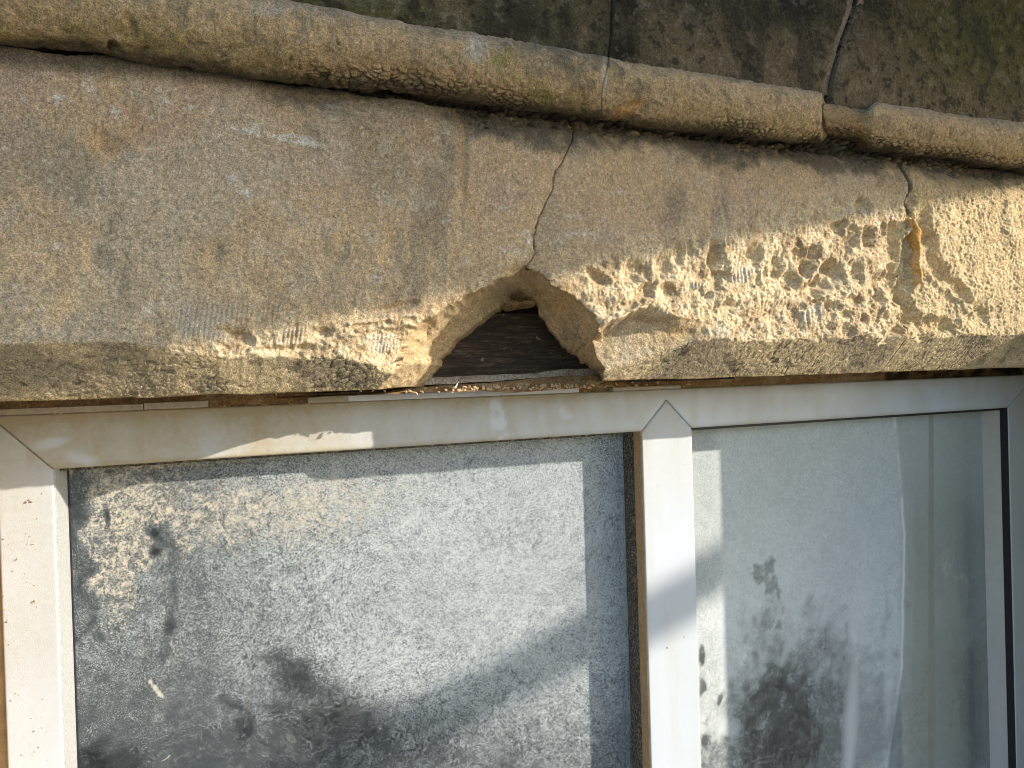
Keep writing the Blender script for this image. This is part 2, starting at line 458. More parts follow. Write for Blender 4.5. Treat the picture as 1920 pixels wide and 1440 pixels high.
ARR = np.interp(U, [240, 300, 380, 455, 565, 637, 674, 747, 800, 900], [0, .006, .011, .0145, .0135, .0145, .020, .027, .034, .034]) + 0.0022 * fbm(X, X * 0 + 0.7, 40, 4, 3) * ss(260, 330, U)
HB = 0.5 * ARR * ss(585, 660, V + 14 * fbm(X, Z, 22, 3, 2)) * (U < 960)
S2D = 0.034 * S2MASK * (1 - 0.25 * ss(660, 715, V)) * np.clip((1345 - U) / 185, 0, 1)
H += HB

H += ell(U, V, 1600, 680, 160, 40, -5, 0.6) * 0.004
H += ell(U, V, 1000, 470, 60, 60, 0, 0.7) * 0.003
# curved ledges left of the cavity
for pts, w, dp in (([(655, 607), (720, 602), (790, 592)], 5, -0.0022), ([(650, 632), (700, 618), (790, 606)], 5, -0.0022), ([(700, 634), (790, 630)], 4, -0.0012),
                   ([(1125, 609), (1170, 590), (1216, 560)], 5, -0.003), ([(1370, 618), (1410, 600), (1440, 588)], 5, -0.0025), ([(1480, 642), (1545, 640)], 3, -0.0015),
                   ([(1100, 600), (1128, 612)], 4, -0.001), ([(1740, 520), (1790, 560), (1825, 600)], 8, -0.0035), ([(1665, 560), (1650, 600), (1610, 640)], 6, -0.003)):
    H += dp * (1 - ss(0, w, pld(Uj, Vj, pts)))
# joint channel at the right, ragged
JO = [(1704, 310), (1706, 360), (1700, 375), (1712, 410), (1700, 430), (1692, 520), (1700, 600), (1706, 700)]
CRK = [(1082, 236), (1076, 262), (1060, 290), (1045, 315), (1038, 350), (1028, 372), (1016, 410), (1008, 440), (1010, 470), (1002, 486), (994, 520), (985, 600), (985, 760)]
chan = (1 - ss(0, 1, pld(Uj, Vj, [(1680, 430), (1680, 520), (1690, 560)]) / 20.0))
H += 0.011 * chan ** 0.8
H += 0.010 * (1 - ss(0, 1, pld(Uj, Vj, [(1706, 450), (1704, 560), (1708, 600)]) / 16.0))
H += 0.008 * (1 - ss(0, 1, pld(Uj, Vj, [(1700, 600), (1660, 645)]) / 14.0)) + 0.006 * (1 - ss(0, 1, pld(Uj, Vj, [(1700, 420), (1706, 370)]) / 12.0))
H += 0.006 * (1 - ss(0, 1, pld(Uj, Vj, [(1715, 590), (1740, 640)]) / 18.0))
dj = np.abs(U - curve_u(JO, V)); dc = np.abs(Uj + 5 * fbm(X, Z, 45, 3, 14) - curve_u(CRK, V))
H += 0.003 * (1 - ss(0.5, 5.0, dj)) * (V < 420) + 0.0015 * (1 - ss(0.2, 1.6, dc)) * (V < 500)
H += 0.003 * np.exp(-dc / 14) * (V < 520)
# comb-like tool marks
comb = np.zeros(U.shape)
nb_ = fbm(X, Z, 40, 3, 1); nb2_ = fbm(X, Z, 70, 3, 13)
for u, v, ru, rv, a, s in ((382, 602, 62, 34, 8, 9.5), (488, 584, 42, 18, 8, 9.5), (548, 626, 26, 16, 5, 8), (700, 640, 55, 14, 4, 8), (745, 648, 30, 10, 0, 7), (1365, 463, 28, 8, 0, 8),
                           (1392, 520, 18, 14, -10, 7), (1310, 534, 12, 8, 0, 6), (1433, 598, 20, 24, 0, 9), (1522, 596, 12, 22, 0, 9), (1365, 640, 36, 26, 12, 10), (1345, 665, 20, 16, 20, 9), (1190, 684, 24, 12, 5, 8)):
    e = (1 - ss(0.75, 1.1, np.abs(U - u + 0.5 * (V - v) + 10 * nb_) / ru)) * (1 - ss(0.7, 1.15, np.abs(V - v + 14 * nb_) / rv)) * ss(-0.5, 0.1, nb2_)
    comb = np.maximum(comb, e)
    H = HB + (H - HB) * (1 - 0.5 * e) + e * (0.0004 if v == 640 else 0.0007) * np.sin((U + math.tan(R(a)) * V) * 2 * math.pi / s)
# chips and losses under the roll moulding
top = ss(0.213, ZT, Z + 0.010 * fbm(X, Z, 20, 4, 3)) * (ss(440, 520, U) * (1 - ss(690, 760, U)) * 0.5 + ss(790, 880, U))
H += 0.004 * ss(0.222, 0.238, Z + 0.008 * fbm(X, Z, 26, 4, 9)) * ss(430, 620, U) * (0.5 + np.abs(fbm(X, Z * 2, 70, 3, 3)))
H += 0.009 * np.clip(top, 0, 1) + 0.004 * np.clip(top, 0, 1) * np.abs(fbm(X, Z, 60, 3, 4))
smoothz = np.where(in_l, 1.0, 0.0)
STR = fbm(t * 0.30 + 0.010 * nb_, (X + Z * 0.6) * 0.35, 60, 4, 5)
H = H * (1 - 0.75 * smoothz) + roundlip + smoothz * (0.0022 * fbm(X, Z, 45, 4, 5) + 0.0016 * STR + 0.0009 * fbm(X, Z, 300, 3, 2)) + 0.0012 * S2MASK * fbm(X * 0.5, Z * 2, 60, 4, 5)
H = H - 0.0012 * (W > 0) * W
# chamfer plane with its own crust relief
crd1, crd2, crid = worley(X + 0.006 * fbm(X, Z, 40, 3, 1), Z * 1.5 + 0.006 * fbm(X, Z, 40, 3, 6), 120, 2)
crd1b, crd2b, _q = worley(X + 0.008 * fbm(X, Z, 30, 3, 4), Z * 1.9 + 0.008 * fbm(X, Z, 35, 3, 9), 210, 6)
crackl = np.maximum((1 - ss(0.02, 0.14, crd2 - crd1)) * ss(-0.25, 0.25, fbm(X, Z, 22, 3, 7)), 0.8 * (1 - ss(0.03, 0.2, crd2b - crd1b)) * ss(0.0, 0.35, fbm(X, Z, 16, 3, 12)))
scales = fbm(X + 0.004 * fbm(X, Z, 60, 2, 2), Z * 2.2, 130, 4, 6)
cham = (ZB + CH - Z) - 0.5 * ARR * (U < 960) + 0.0012 * fbm(X, Z, 16, 3, 8) + 0.0007 * crackl + 0.0007 * scales + 0.0005 * fbm(X, Z, 330, 3, 1)
ch_mask = ss(-0.0012, 0.0012, cham - H)
depth = np.maximum(H, cham)
S2D = S2D + S2MASK * (0.0022 * fbm(X * 0.6, Z * 1.6, 50, 4, 5) + 0.0009 * fbm(X, Z, 220, 3, 2)) - 0.004 * (1 - ss(0, 0.2, m2))
_k = 0.005; _a = depth + scoop; _h = np.clip(0.5 + 0.5 * (_a - S2D) / _k, 0, 1)
yy = np.where(m2 > 0, _a * _h + S2D * (1 - _h) + _k * _h * (1 - _h) * np.minimum(1, m2 * 3), _a)
ch_mask = ch_mask * (1 - ss(0.0, 0.004, S2D - depth))
KX = np.clip(0.316 + 0.252 * (U - 822) / 304, 0.30, 0.60)
P = np.stack([X + KX * scoop, YS + yy, Z + 0.11 * scoop * ss(-0.01, 0.12, Z)], -1)
# ragged lower edge
rag = 0.0016 * fbm(xs, xs * 0 + 3.3, 45, 4, 6)
P[0, :, 2] += rag; P[1, :, 2] += rag * 0.5

# colours of the stone
nA = fbm(X, Z, 7, 4, 2); nB = fbm(X, Z, 22, 4, 6); nC = fbm(X, Z, 90, 4, 9); nD = fbm(X, Z, 300, 3, 4)
C = np.ones(U.shape + (3,), np.float32) * np.array((0.42, 0.31, 0.19), np.float32)
C = mixc(C, (0.30, 0.235, 0.16), ss(-0.3, 0.4, nA + 0.5 * nC) * (1 - W) * 0.9)
C = mixc(C, (0.26, 0.215, 0.155), ss(0.0, 0.35, nB) * (1 - ss(250, 420, U)) * 0.6)
C = mixc(C, (0.50, 0.37, 0.21), ss(-0.25, 0.3, nB * 0.5 + nC * 0.7) * ss(360, 560, V) * 0.8)
C = mixc(C, (0.36, 0.22, 0.11), np.clip(ell(U, V, 262, 225, 60, 22, 15, .7) + ell(U, V, 215, 270, 45, 30, 0, .7) + ell(U, V, 690, 245, 24, 40, 10, .7) + ell(U, V, 790, 270, 30, 40, 0, .7) * .8 + ell(U, V, 560, 230, 40, 18, 0, .7), 0, 1) * ss(-0.3, 0.4, nC) * 0.7)
C = mixc(C, (0.58, 0.47, 0.31), W * ss(-0.3, 0.3, nC + 0.1) * 0.8)  # eroded stone paler, raised further to brighten the sunlit areas
C = mixc(C, (0.48, 0.365, 0.215), np.clip(smoothz + 0.8 * S2MASK, 0, 1) * 0.8)
C = mixc(C, (0.30, 0.20, 0.11), smoothz * ss(0.1, 0.4, STR) * 0.6)
C = mixc(C, (0.44, 0.28, 0.14), smoothz * ss(0.05, 0.5, nB + 0.5 * nC) * (0.25 + 0.3 * ss(900, 1000, U)))
C = mixc(C, (0.50, 0.38, 0.21), farz * 0.6)
C = mixc(C, (0.44, 0.29, 0.14), np.clip(ell(U, V, 1230, 620, 80, 24, -8, .5) + ell(U, V, 1050, 540, 40, 40, 0, .6), 0, 1) * ss(-0.3, 0.4, nB) * 0.7)
C = mixc(C, (0.50, 0.36, 0.17), ss(0.05, 0.3, rg) * 0 + np.clip(W * ss(0.0, 0.4, -nD) * 0.25, 0, 1))
C = mixc(C, (0.46, 0.43, 0.38), np.clip(comb * 0.5 * ss(-0.5, 0.3, nC), 0, 1))
# pale scuffs
C = mixc(C, (0.37, 0.265, 0.205), ss(0.0, 0.45, fbm(X, Z, 9, 4, 14)) * (1 - W) * 0.45)
C = mixc(C, (0.40, 0.35, 0.27), ss(0.0, 0.4, fbm(X + 0.3, Z, 13, 5, 3)) * (1 - W) * 0.4)
lam = np.abs(fbm(X + 0.006 * nB, Z + 0.006 * nC, 26, 4, 11))
C = mixc(C, (0.15, 0.12, 0.085), (1 - ss(0.004, 0.022, lam)) * ss(0.1, 0.4, fbm(X, Z, 11, 3, 10)) * 0.6)
pd1, pd2, pid_ = worley(X, Z, 150, 7)
C = mixc(C, (0.15, 0.12, 0.085), (pid_ > 0.93) * (1 - ss(0.08, 0.22, pd1)) * 0.6)
C = mixc(C, (0.46, 0.41, 0.33), (pid_ < 0.10) * (1 - ss(0.15, 0.35, pd1)) * 0.6)
C = mixc(C, (0.20, 0.165, 0.12), ss(0.22, 0.5, fbm(X, Z * 0.45, 30, 4, 13)) * (1 - W) * 0.55)
C = mixc(C, (0.42, 0.35, 0.26), ss(0.2, 0.5, fbm(X, Z, 55, 4, 15)) * (1 - W) * 0.5)
sc = np.zeros(U.shape)
for u, v, ru, rv, a in ((840, 412, 8, 9, 0), (880, 418, 8, 6, 0), (930, 390, 34, 5, -8), (915, 440, 7, 5, 0), (950, 470, 20, 6, 20), (705, 525, 12, 8, 0), (1130, 362, 30, 4, 5), (1165, 362, 14, 4, 0),
                        (1080, 408, 30, 3, -8), (1100, 465, 30, 5, -10), (990, 455, 6, 8, 0), (985, 440, 12, 4, -30), (335, 325, 8, 4, 0), (435, 335, 8, 10, 0), (470, 250, 50, 8, 10), (545, 265, 50, 8, 12),
                        (340, 200, 60, 8, 8), (170, 165, 16, 12, 20), (105, 190, 26, 8, 0), (215, 215, 14, 8, 30), (1090, 445, 40, 6, 10), (460, 367, 16, 6, 0), (100, 465, 14, 6, -20),
                        (280, 580, 12, 16, 30), (620, 195, 20, 8, 0), (880, 90, 10, 10, 0)):
    sc = np.maximum(sc, ell(U + 6 * nB * 3, V + 5 * nC * 3, u, v, ru, rv, a, 0.6))
C = mixc(C, (0.50, 0.475, 0.43), sc * ss(-0.1, 0.25, nC + 0.8 * nD) * 0.75)
# black crust below the moulding
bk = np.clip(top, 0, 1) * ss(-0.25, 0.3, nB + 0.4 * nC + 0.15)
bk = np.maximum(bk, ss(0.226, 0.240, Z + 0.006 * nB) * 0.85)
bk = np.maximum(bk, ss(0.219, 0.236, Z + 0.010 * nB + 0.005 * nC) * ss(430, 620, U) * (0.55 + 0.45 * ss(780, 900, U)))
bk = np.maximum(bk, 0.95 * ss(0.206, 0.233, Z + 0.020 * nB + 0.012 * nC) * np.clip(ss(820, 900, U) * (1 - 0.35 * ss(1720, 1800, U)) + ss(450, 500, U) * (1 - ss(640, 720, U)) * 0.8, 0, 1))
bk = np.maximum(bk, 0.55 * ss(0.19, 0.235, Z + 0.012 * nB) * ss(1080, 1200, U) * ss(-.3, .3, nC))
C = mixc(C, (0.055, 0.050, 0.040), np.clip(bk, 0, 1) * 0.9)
C = mixc(C, (0.12, 0.09, 0.06), (1 - ss(0.2, 1.5, dc)) * (V < 490) * (0.25 + 0.65 * ss(-0.2, 0.2, nC)))
C = mixc(C, (0.10, 0.075, 0.05), (1 - ss(1.0, 6, dj)) * (V < 400) * 0.85)
C = mixc(C, (0.34, 0.20, 0.09), (1 - ss(0, 14, pld(Uj, Vj, [(868, 215), (866, 290), (875, 360), (900, 430)]))) * 0.35)
C = mixc(C, (0.36, 0.20, 0.08), (1 - ss(4, 22, dj)) * ss(600, 640, V) * 0.5)
C = mixc(C, (0.52, 0.40, 0.22), (1 - ss(0, 30, pld(U, V, [(1690, 430), (1700, 600)]))) * 0.7)
# chamfer: sandy skin cracked over dark crust
dk = ss(-0.12, 0.32, fbm(X + 0.5 * Z, Z, 26, 4, 7) * 1.1 + 0.12 * nC) * 0.85
cc = np.ones_like(C) * np.array((0.49, 0.385, 0.235), np.float32)
cc = mixc(cc, (0.20, 0.17, 0.125), dk * 0.75)
cc = mixc(cc, (0.34, 0.275, 0.16), ss(0.1, 0.4, -scales) * 0.6)
cc = mixc(cc, (0.045, 0.038, 0.030), np.clip(crackl * (0.3 + 0.7 * ss(-0.3, 0.2, nB)) + ss(0.16, 0.42, scales) * 0.6, 0, 1) * 0.85)
cc = mixc(cc, (0.36, 0.27, 0.14), ss(0.004, 0.0, Z - ZB) * 0.8)
cc = mixc(cc, (0.40, 0.31, 0.18), smoothz * 0.8)
C = C * (1 - ch_mask[..., None] * (1 - smoothz[..., None] * 0.8)) + cc * (ch_mask[..., None] * (1 - smoothz[..., None] * 0.8))
C = np.clip(C * (1.13 - 0.08 * np.clip(W, 0, 1)[..., None]) * (1 + 0.10 * nD[..., None] + 0.10 * nC[..., None]), 0.01, 0.8)

def fmask(b):                                   # vertex bool -> face bool
    return b[:-1, :-1] & b[1:, :-1] & b[:-1, 1:] & b[1:, 1:]
cell_u = (U[:-1, :-1] + U[1:, 1:]) / 2; cell_v = (V[:-1, :-1] + V[1:, 1:]) / 2
top_edge = ZT - 0.002 + 0.007 * ss(0.45, -0.12, xs) + 0.003 * ss(0.75, 0.95, xs) + 0.004 * fbm(xs, xs * 0, 30, 4, 3)
keep = fmask(~in_h) & fmask(Z < top_edge[None, :] + DX * 2)
cu = curve_u(CRK, cell_v); cu = cu - 5 * fbm(X, Z, 45, 3, 14)[:-1, :-1] - jit[:-1, :-1]; ju = curve_u(JO, cell_v)
for nm, mk, lab in (
    ('stone_lintel', cell_u < cu - 0.1, 'long sandstone lintel over the left pane, grey face with scraped comb marks and a lit eroded lower edge'),
    ('stone_lintel', (cell_u >= cu - 0.1) & (cell_u < ju - 0.6), 'middle sandstone lintel right of the hole, sunlit face pitted like honeycomb'),
    ('stone_lintel', cell_u > ju + 0.6, 'sandstone block at the far right of the lintel course, evenly rough and sunlit')):
    o = grid(nm, P, M_STONE, mask=keep & mk, ext=(0.035, 0.075, 0.0), col=C)
    tag(o, lab, 'stone lintel', 'lintel stones over the window')

# dark bed behind the lintel top, under the roll
xb = np.arange(-0.34, 1.30, 0.0016); zb = np.linspace(0.222, 0.272, 30)
XB, ZBm = np.meshgrid(xb, zb)
UB, VB = proj(XB, -0.15, ZBm)
w1, w2, wi = worley(XB + 0.004 * fbm(XB, ZBm, 50, 3, 2), ZBm * 2.2, 95, 3)
hb = 0.010 * ss(0.0, 0.6, w2 - w1) * (0.4 + wi) + 0.004 * fbm(XB, ZBm, 40, 3, 3)
yb = -0.143 - hb * ss(0.2, 0.6, 0.5 + fbm(XB, ZBm, 5, 2, 9))
cb = np.ones(XB.shape + (3,)) * np.array((0.10, 0.08, 0.055))
cb = mixc(cb, (0.30, 0.23, 0.14), ss(0.0, 0.4, fbm(XB, ZBm, 40, 3, 7)) * 0.8)
cb = mixc(cb, (0.03, 0.025, 0.02), 1 - ss(0.05, 0.2, w2 - w1))
o = grid('mortar_bed', np.stack([XB, yb, ZBm], -1), M_STONE_DARK, ext=(0, 0.06, 0), col=cb)
tag(o, 'dark crumbling bed joint in the gap under the roll moulding', 'mortar joint')

# ------------------------------------------------------------------ moulded course above: three blocks, each roll + face
RC_Y, RC_Z, RR = -0.170, 0.268, 0.0265
J1 = [(1150, -80), (1146, 60), (1140, 120), (1128, 165), (1126, 240)]
J2 = [(1612, -80), (1596, 20), (1570, 90), (1552, 165), (1556, 200), (1560, 235), (1552, 276), (1548, 300)]
xr = np.arange(-0.34, 1.32, 0.00095)
ta = np.linspace(R(-118), R(112), 112)         # around the roll: 0 = front
XR, TA = np.meshgrid(xr, ta)
YR = RC_Y - RR * np.cos(TA); DZR = 0.006 * ss(0.45, -0.12, XR)
ZR = RC_Z + RR * np.sin(TA) + DZR
UR, VR = proj(XR, YR, ZR)
arc = TA * RR
a1 = fbm(XR, arc, 12, 4, 3); a2 = fbm(XR, arc, 60, 4, 5); a3 = fbm(XR, arc, 260, 3, 8); a4 = fbm(XR, arc, 5, 3, 11)
dr = 0.0042 * a4 + 0.0030 * a1 + 0.0022 * a2 + 0.0013 * a3 - 0.004 * ss(0.25, 0.5, a2 + 0.3 * a3) * 0.5
rough_l = 1 - ss(480, 600, UR)
dr += rough_l * 0.0016 * fbm(XR, arc, 40, 4, 10) + 0.002 * rough_l
f1, f2, fi = worley(XR + 0.007 * fbm(XR, arc, 50, 3, 2), arc * 2.0 + 0.006 * fbm(XR, arc, 60, 3, 5), 120, 6)
flz = ss(-0.35, 0.05, fbm(XR, arc, 14, 3, 13)) * (ss(520, 600, UR) * (1 - ss(940, 1060, UR)) + ss(1290, 1400, UR)) * ss(-0.68, -1.05, TA + 0.3 * a1)
dr += flz * (0.0024 * ss(0.02, 0.35, f2 - f1) * (0.35 + fi) - 0.0015)
for u, v, ru, rv, a, dp in ((212, 82, 11, 8, 0, 5), (160, 85, 9, 6, 0, 2.5), (270, 88, 5, 4, 0, 3), (245, 45, 8, 20, -20, 3), (545, 108, 5, 5, 0, 3), (632, 80, 4, 3, 0, 3),
                            (1178, 212, 36, 15, -28, 4.5), (560, 55, 10, 30, 25, 2), (1085, 120, 12, 8, 0, 3), (1780, 260, 14, 5, -30, 2.5), (950, 100, 14, 16, 0, -2)):
    dr -= ell(UR + 4 * a2 * 2, VR + 4 * a3 * 2, u, v, ru, rv, a, 0.5) * dp * 0.001
# hollow where the right block's roll has broken away beside its joint
holl = ss(1540, 1550, UR) * (1 - ss(-1, 1, (UR - 1612 - 26 * np.sqrt(np.clip(1 - ((VR - 190) / 95.0) ** 2, 0, 1))) / 9.0 + 0.6 * a2))
dr -= holl * 0.0095
dr -= 0.004 * np.exp(-np.abs(UR - curve_u(J2, VR)) / 5.0) * (UR < curve_u(J2, VR))
PR = np.stack([XR, RC_Y - (RR + dr) * np.cos(TA), RC_Z + DZR + (RR + dr) * np.sin(TA)], -1)
CRc = np.ones(XR.shape + (3,)) * np.array((0.38, 0.275, 0.155))
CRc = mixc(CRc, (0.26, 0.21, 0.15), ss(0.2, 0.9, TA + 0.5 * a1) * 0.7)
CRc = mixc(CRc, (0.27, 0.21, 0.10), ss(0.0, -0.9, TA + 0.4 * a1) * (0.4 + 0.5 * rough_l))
CRc = mixc(CRc, (0.19, 0.15, 0.10), ss(0.1, 0.45, fbm(XR, arc, 90, 4, 14)) * 0.6)
CRc = mixc(CRc, (0.42, 0.31, 0.19), ss(0.1, 0.45, fbm(XR, arc, 70, 4, 6)) * 0.6)
CRc = mixc(CRc, (0.36, 0.27, 0.15), rough_l * ss(0, .4, a2) * 0.5)
CRc = mixc(CRc, (0.10, 0.085, 0.06), np.clip(ell(UR, VR, 1080, 110, 110, 45, 12, .6) + ell(UR, VR, 1180, 160, 60, 40, 12, .6) + ell(UR, VR, 1010, 200, 120, 20, 8, .6), 0, 1) * ss(-0.25, 0.3, a2 + 0.5 * a1) * 0.75)
CRc = mixc(CRc, (0.20, 0.18, 0.05), np.clip(ell(UR, VR, 1010, 175, 90, 22, 12, .6) + ell(UR, VR, 940, 110, 20, 26, 0, .6) + 0.6 * ell(UR, VR, 130, 80, 200, 30, 8, .6), 0, 1) * ss(-0.2, 0.3, a2) * 0.6)
CRc = mixc(CRc, (0.15, 0.12, 0.08), ss(0.15, 0.45, a2) * rough_l * 0.5)
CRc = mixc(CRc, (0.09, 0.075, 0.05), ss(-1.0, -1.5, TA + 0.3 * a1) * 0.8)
CRc = mixc(CRc, (0.05, 0.042, 0.03), flz * (1 - ss(0.03, 0.2, f2 - f1)) * 0.9)
CRc = mixc(CRc, (0.62, 0.37, 0.17), ell(UR + 9 * a2, VR + 9 * a2, 1178, 212, 32, 12, -28, 0.7) * 0.75)
CRc = mixc(CRc, (0.22, 0.155, 0.085), holl * 0.7)
CRc = mixc(CRc, (0.44, 0.27, 0.12), holl * ss(1600, 1635, UR) * ss(200, 250, VR) * 0.8)
CRc = mixc(CRc, (0.42, 0.38, 0.32), np.clip(ell(UR + 8 * a2, VR, 895, 95, 16, 24, -20, .5) + ell(UR + 6 * a2, VR, 1130, 150, 6, 34, 5, .5) + 0.6 * ell(UR, VR, 500, 25, 40, 10, 0, .5), 0, 1) * 0.6)
CRc = mixc(CRc, (0.34, 0.235, 0.13), 0.5 * ss(-0.2, -0.7, TA) * ss(-1.2, -0.8, TA) * ss(560, 640, UR) * (1 - ss(960, 1040, UR)))
CRc = np.clip(CRc * 1.1 * (1 + 0.12 * a3[..., None] + 0.12 * a2[..., None]), 0.01, 0.8)

xf = np.arange(-0.34, 1.34, 0.0012); zf = np.arange(0.268, 0.62, 0.0012)
XF, ZF = np.meshgrid(xf, zf)
YF0 = -0.168 + 0.012 * ss(0.27, 0.62, ZF)
UF, VF = proj(XF, YF0, ZF)
b1 = fbm(XF, ZF, 6, 4, 4); b2 = fbm(XF, ZF, 28, 4, 2); b3 = fbm(XF, ZF, 120, 4, 9); b4 = fbm(XF, ZF, 380, 2, 6)
hf = 0.0022 * b1 + 0.0014 * b2 + 0.0011 * b3 + 0.0006 * b4
dj1 = np.abs(UF - curve_u(J1, VF)); dj2 = np.abs(UF + 4 * b3 - curve_u(J2, VF))
hf += 0.002 * (1 - ss(0.5, 4, dj1)) + 0.003 * np.exp(-dj2 / 12)
YF = YF0 + hf
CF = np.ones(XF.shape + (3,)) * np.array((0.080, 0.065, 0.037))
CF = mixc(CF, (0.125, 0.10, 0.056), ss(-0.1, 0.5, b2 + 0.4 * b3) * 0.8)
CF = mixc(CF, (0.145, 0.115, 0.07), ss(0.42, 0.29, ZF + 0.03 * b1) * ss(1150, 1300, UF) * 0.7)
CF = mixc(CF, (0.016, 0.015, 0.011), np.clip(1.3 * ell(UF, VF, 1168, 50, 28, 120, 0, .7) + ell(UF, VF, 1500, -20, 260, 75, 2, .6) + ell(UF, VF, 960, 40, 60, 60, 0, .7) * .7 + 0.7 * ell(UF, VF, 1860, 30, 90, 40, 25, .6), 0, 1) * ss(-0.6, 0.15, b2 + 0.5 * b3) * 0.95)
CF = mixc(CF, (0.075, 0.068, 0.020), np.clip(ell(UF, VF, 1850, 90, 160, 90, 20, .7) + ell(UF, VF, 660, 30, 160, 40, 5, .7) * .6 + ell(UF, VF, 1930, 10, 80, 40, 0, .6), 0, 1) * 0.75)
CF = mixc(CF, (0.25, 0.22, 0.17), ss(0.28, 0.42, b3 + 0.2 * b2) * 0.25 + 0.5 * ell(UF + 8 * b3, VF, 1490, 170, 26, 6, 0, .5))
CF = mixc(CF, (0.025, 0.021, 0.015), ss(0.18, 0.4, -b3 - 0.3 * b4) * 0.7)
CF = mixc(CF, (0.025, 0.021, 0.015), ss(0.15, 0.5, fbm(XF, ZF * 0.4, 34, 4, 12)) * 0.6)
CF = mixc(CF, (0.16, 0.13, 0.095), (1 - ss(6, 14, dj2)) * 0.8)
CF = mixc(CF, (0.03, 0.026, 0.02), (1 - ss(1.0, 4.0, dj1)) * 0.5)
CF = np.clip(CF * (1 + 0.15 * b4[..., None]), 0.005, 0.8)

blocks = [((-1e9, J1), 'long moulded block on the left, its roll pitted at one end with flaking underside', 'l'),
          ((J1, J2), 'moulded block in the middle, dark face over a roll with an orange chip', 'm'),
          ((J2, 1e9), 'moulded block at the far right, its roll broken into a hollow beside the open joint', 'r')]
def between(Ua, Va, lo, hi, gap):
    m = np.ones(Ua.shape, bool)
    if not isinstance(lo, float): m &= Ua > curve_u(lo, Va) + gap
    if not isinstance(hi, float): m &= Ua < curve_u(hi, Va) - gap
    return m
for (lo, hi), lab, _ in blocks:
    e = empty('moulded_stone_block', (0, 0, 0))
    tag(e, lab, 'stone block', 'moulded blocks above the lintel')
    cU = (UR[:-1, :-1] + UR[1:, 1:]) / 2; cV = (VR[:-1, :-1] + VR[1:, 1:]) / 2
    g = 0.8
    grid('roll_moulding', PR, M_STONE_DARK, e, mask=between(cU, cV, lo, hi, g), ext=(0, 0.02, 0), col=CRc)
    cU = (UF[:-1, :-1] + UF[1:, 1:]) / 2; cV = (VF[:-1, :-1] + VF[1:, 1:]) / 2
    gg = 6.0 if (lo is J2 or hi is J2) else 0.8
    m = np.ones(cU.shape, bool)
    if not isinstance(lo, float): m &= cU > curve_u(lo, cV) + (9 if lo is J2 else .2)
    if not isinstance(hi, float): m &= cU < curve_u(hi, cV) - (9 if hi is J2 else .2)
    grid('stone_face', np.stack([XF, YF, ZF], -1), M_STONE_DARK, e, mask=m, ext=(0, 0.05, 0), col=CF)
# mortar fill in the open joint, and dark behind
tt = np.linspace(0, 1, 150); ww = np.linspace(-1, 1, 26)
WW, TT = np.meshgrid(ww, tt)
vv = -60 + TT * 240
uu = curve_u(J2, vv) + WW * 15
pj = np.array([at(a, b, -0.160) for a, b in zip(uu.ravel(), vv.ravel())]).reshape(uu.shape + (3,))
rough = fbm(pj[..., 0], pj[..., 2], 110, 4, 3)
pj[..., 1] += 0.004 * rough + 0.006 * np.exp(-((WW - 0.3 * rough) / 0.2) ** 2) - 0.004
cj = np.ones(uu.shape + (3,)) * np.array((0.19, 0.155, 0.115))
cj = mixc(cj, (0.02, 0.018, 0.015), np.exp(-((WW + 0.35 * rough) / 0.22) ** 2))
cj = mixc(cj, (0.26, 0.22, 0.17), ss(0.1, 0.4, rough) * 0.6)
o = grid('mortar_pointing', pj, M_STONE_DARK, ext=(0, 0.04, 0), col=cj)
tag(o, 'cracked grey mortar in the slanting joint above the broken roll', 'mortar joint')
# orange old mortar standing in the lower joint
pts = [(1703, 412, 4), (1709, 420, 7), (1717, 432, 9), (1716, 450, 8), (1718, 475, 8), (1717, 500, 8), (1721, 518, 8), (1719, 530, 4)]
tt = np.linspace(0, 1, 110); WW, TT = np.meshgrid(np.linspace(-1, 1, 26), tt)
vv = 412 + TT * 120
uu = np.interp(vv, [p[1] for p in pts], [p[0] for p in pts]); wd = np.interp(vv, [p[1] for p in pts], [p[2] for p in pts])
uu = uu + WW * wd * 0.62 * (1 + 0.5 * fbm(vv / 1000, vv * 0, 60, 3, 4)) + 3 * fbm(vv / 1000, vv * 0 + 2, 40, 3, 9)
pj = np.array([at(a, b, -0.160) for a, b in zip(uu.ravel(), vv.ravel())]).reshape(uu.shape + (3,))
rough = fbm(pj[..., 0], pj[..., 2], 120, 4, 5)
pj[..., 1] -= 0.008 * np.sqrt(np.clip(1 - WW ** 2, 0, 1)) * (0.8 + 0.4 * rough) - 0.002 * rough
pj[..., 0] += 0.0015 * rough
cj = mixc(np.ones(uu.shape + (3,)) * np.array((0.52, 0.28, 0.08)), (0.60, 0.44, 0.24), ss(0.0, 0.4, rough) * 0.8 + 0.2 * (WW > 0.3))
o = grid('mortar_rib', pj, M_STONE, ext=(0, 0.02, 0), col=cj)
tag(o, 'orange rib of old mortar left standing in the worn joint', 'mortar')

